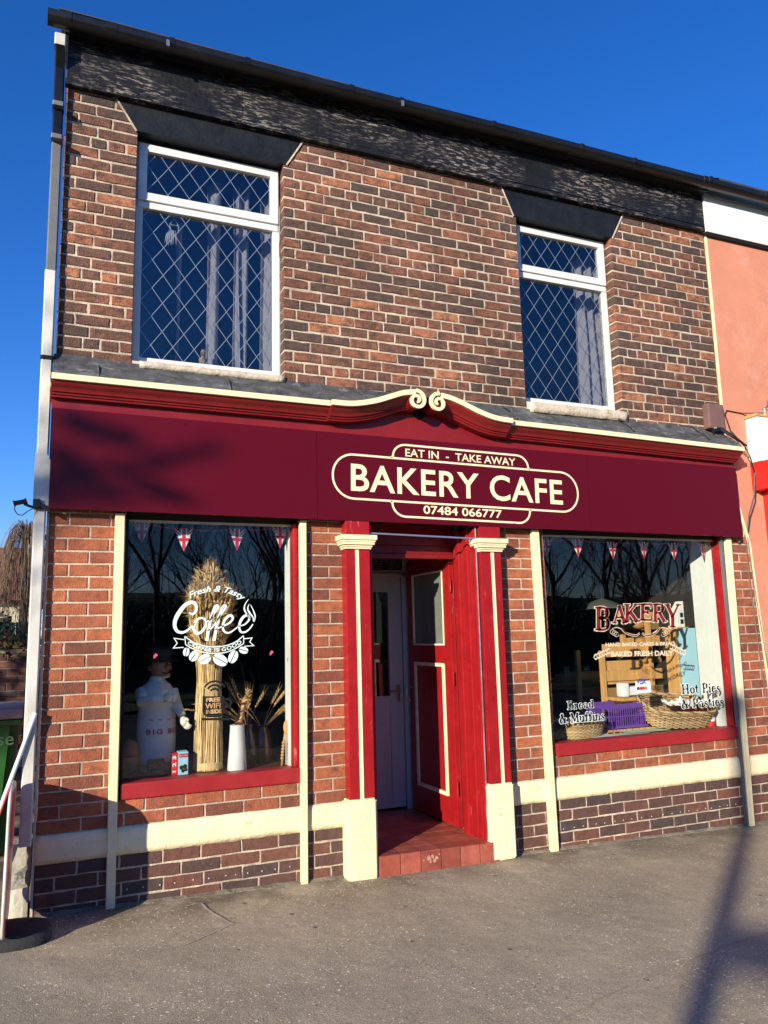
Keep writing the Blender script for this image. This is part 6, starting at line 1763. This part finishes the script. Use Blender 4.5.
# street lamp whose shadow crosses the pavement
gp0 = Vector((3.45, -1.56, 0)); back = Vector((-1.2, -1.0, 0)).normalized()
LPp = gp0+back*13.5
SL = empty('street_lamp', (LPp.x, LPp.y, 0), 'tall steel street lamp column up the road with a small sign plate', 'street lamp')
l_ = MB(); l_.tube([(LPp.x, LPp.y, -.1), (LPp.x, LPp.y, 1.2), (LPp.x, LPp.y, 1.25), (LPp.x, LPp.y, 5.0)], [.105, .105, .072, .064], 12); l_.make('column', M['steel'], SL, smooth='auto')
l_ = MB(); l_.lathe([(.06, 5.0), (.09, 5.04), (.12, 5.2), (.11, 5.24), (.02, 5.3)], (LPp.x, LPp.y, 0), 16); l_.make('lamp_head', M['steel'], SL, smooth='auto')
sdir = Vector((1.0, -1.2, 0)).normalized()
def plate(u0, u1, z0, z1, m_):
    a = LPp+sdir*u0; b = LPp+sdir*u1; n_ = Vector((sdir.y, -sdir.x, 0))*.004
    mb = MB(); mb.add([a+n_+Vector((0, 0, z0)), b+n_+Vector((0, 0, z0)), b+n_+Vector((0, 0, z1)), a+n_+Vector((0, 0, z1)), a-n_+Vector((0, 0, z0)), b-n_+Vector((0, 0, z0)), b-n_+Vector((0, 0, z1)), a-n_+Vector((0, 0, z1))],
        [(0, 1, 2, 3), (5, 4, 7, 6), (0, 4, 5, 1), (3, 2, 6, 7), (0, 3, 7, 4), (1, 5, 6, 2)]); return mb
plate(.05, .62, 3.42, 3.60, None).make('sign_plate', M['steel'], SL)

# ------------------------------------------------------------------ light, sky, camera
EL = math.asin(-DS.z); AZ = math.atan2(-DS.x, -DS.y)
w = bpy.data.worlds.new('World'); scene.world = w; w.use_nodes = True
nt = w.node_tree; bg = nt.nodes['Background']; sky = nt.nodes.new('ShaderNodeTexSky'); sky.sky_type = 'NISHITA'; sky.sun_disc = False
sky.sun_elevation = EL; sky.sun_rotation = AZ % (2*PI); sky.altitude = 0; sky.air_density = 1.0; sky.dust_density = .1; sky.ozone_density = 3.0
hs_ = nt.nodes.new('ShaderNodeHueSaturation'); hs_.inputs['Saturation'].default_value = 1.29; hs_.inputs['Value'].default_value = 1.0
nt.links.new(sky.outputs[0], hs_.inputs['Color']); mxs = nt.nodes.new('ShaderNodeMix'); mxs.data_type = 'RGBA'; mxs.blend_type = 'MULTIPLY'; mxs.inputs[0].default_value = 1; mxs.inputs[7].default_value = (.72, .80, 1.22, 1)
nt.links.new(hs_.outputs[0], mxs.inputs[6]); nt.links.new(mxs.outputs[2], bg.inputs[0]); bg.inputs[1].default_value = .115
sd = bpy.data.lights.new('sun', 'SUN'); sd.energy = 5.0; sd.angle = math.radians(.53); sd.color = (1, .915, .77)
so_ = bpy.data.objects.new('sun', sd); COL.objects.link(so_); so_.rotation_euler = DS.to_track_quat('-Z', 'Y').to_euler(); so_.location = (-20, -20, 20)
cd = bpy.data.cameras.new('camera'); co = bpy.data.objects.new('camera', cd); COL.objects.link(co); scene.camera = co
cd.sensor_fit = 'VERTICAL'; cd.sensor_height = 36; cd.sensor_width = 27; cd.lens = CF/1024*36; cd.clip_start = .05; cd.clip_end = 1500
co.matrix_world = Matrix(((_R.x, _U.x, -_f.x, CP.x), (_R.y, _U.y, -_f.y, CP.y), (_R.z, _U.z, -_f.z, CP.z), (0, 0, 0, 1)))
vs_ = scene.view_settings; vs_.view_transform = 'Standard'; vs_.look = 'None'; vs_.exposure = .6; vs_.gamma = 1
scene.cycles.max_bounces = 8; scene.cycles.transparent_max_bounces = 16; scene.cycles.diffuse_bounces = 3; scene.cycles.glossy_bounces = 4
scene.cycles.caustics_reflective = False; scene.cycles.caustics_refractive = False
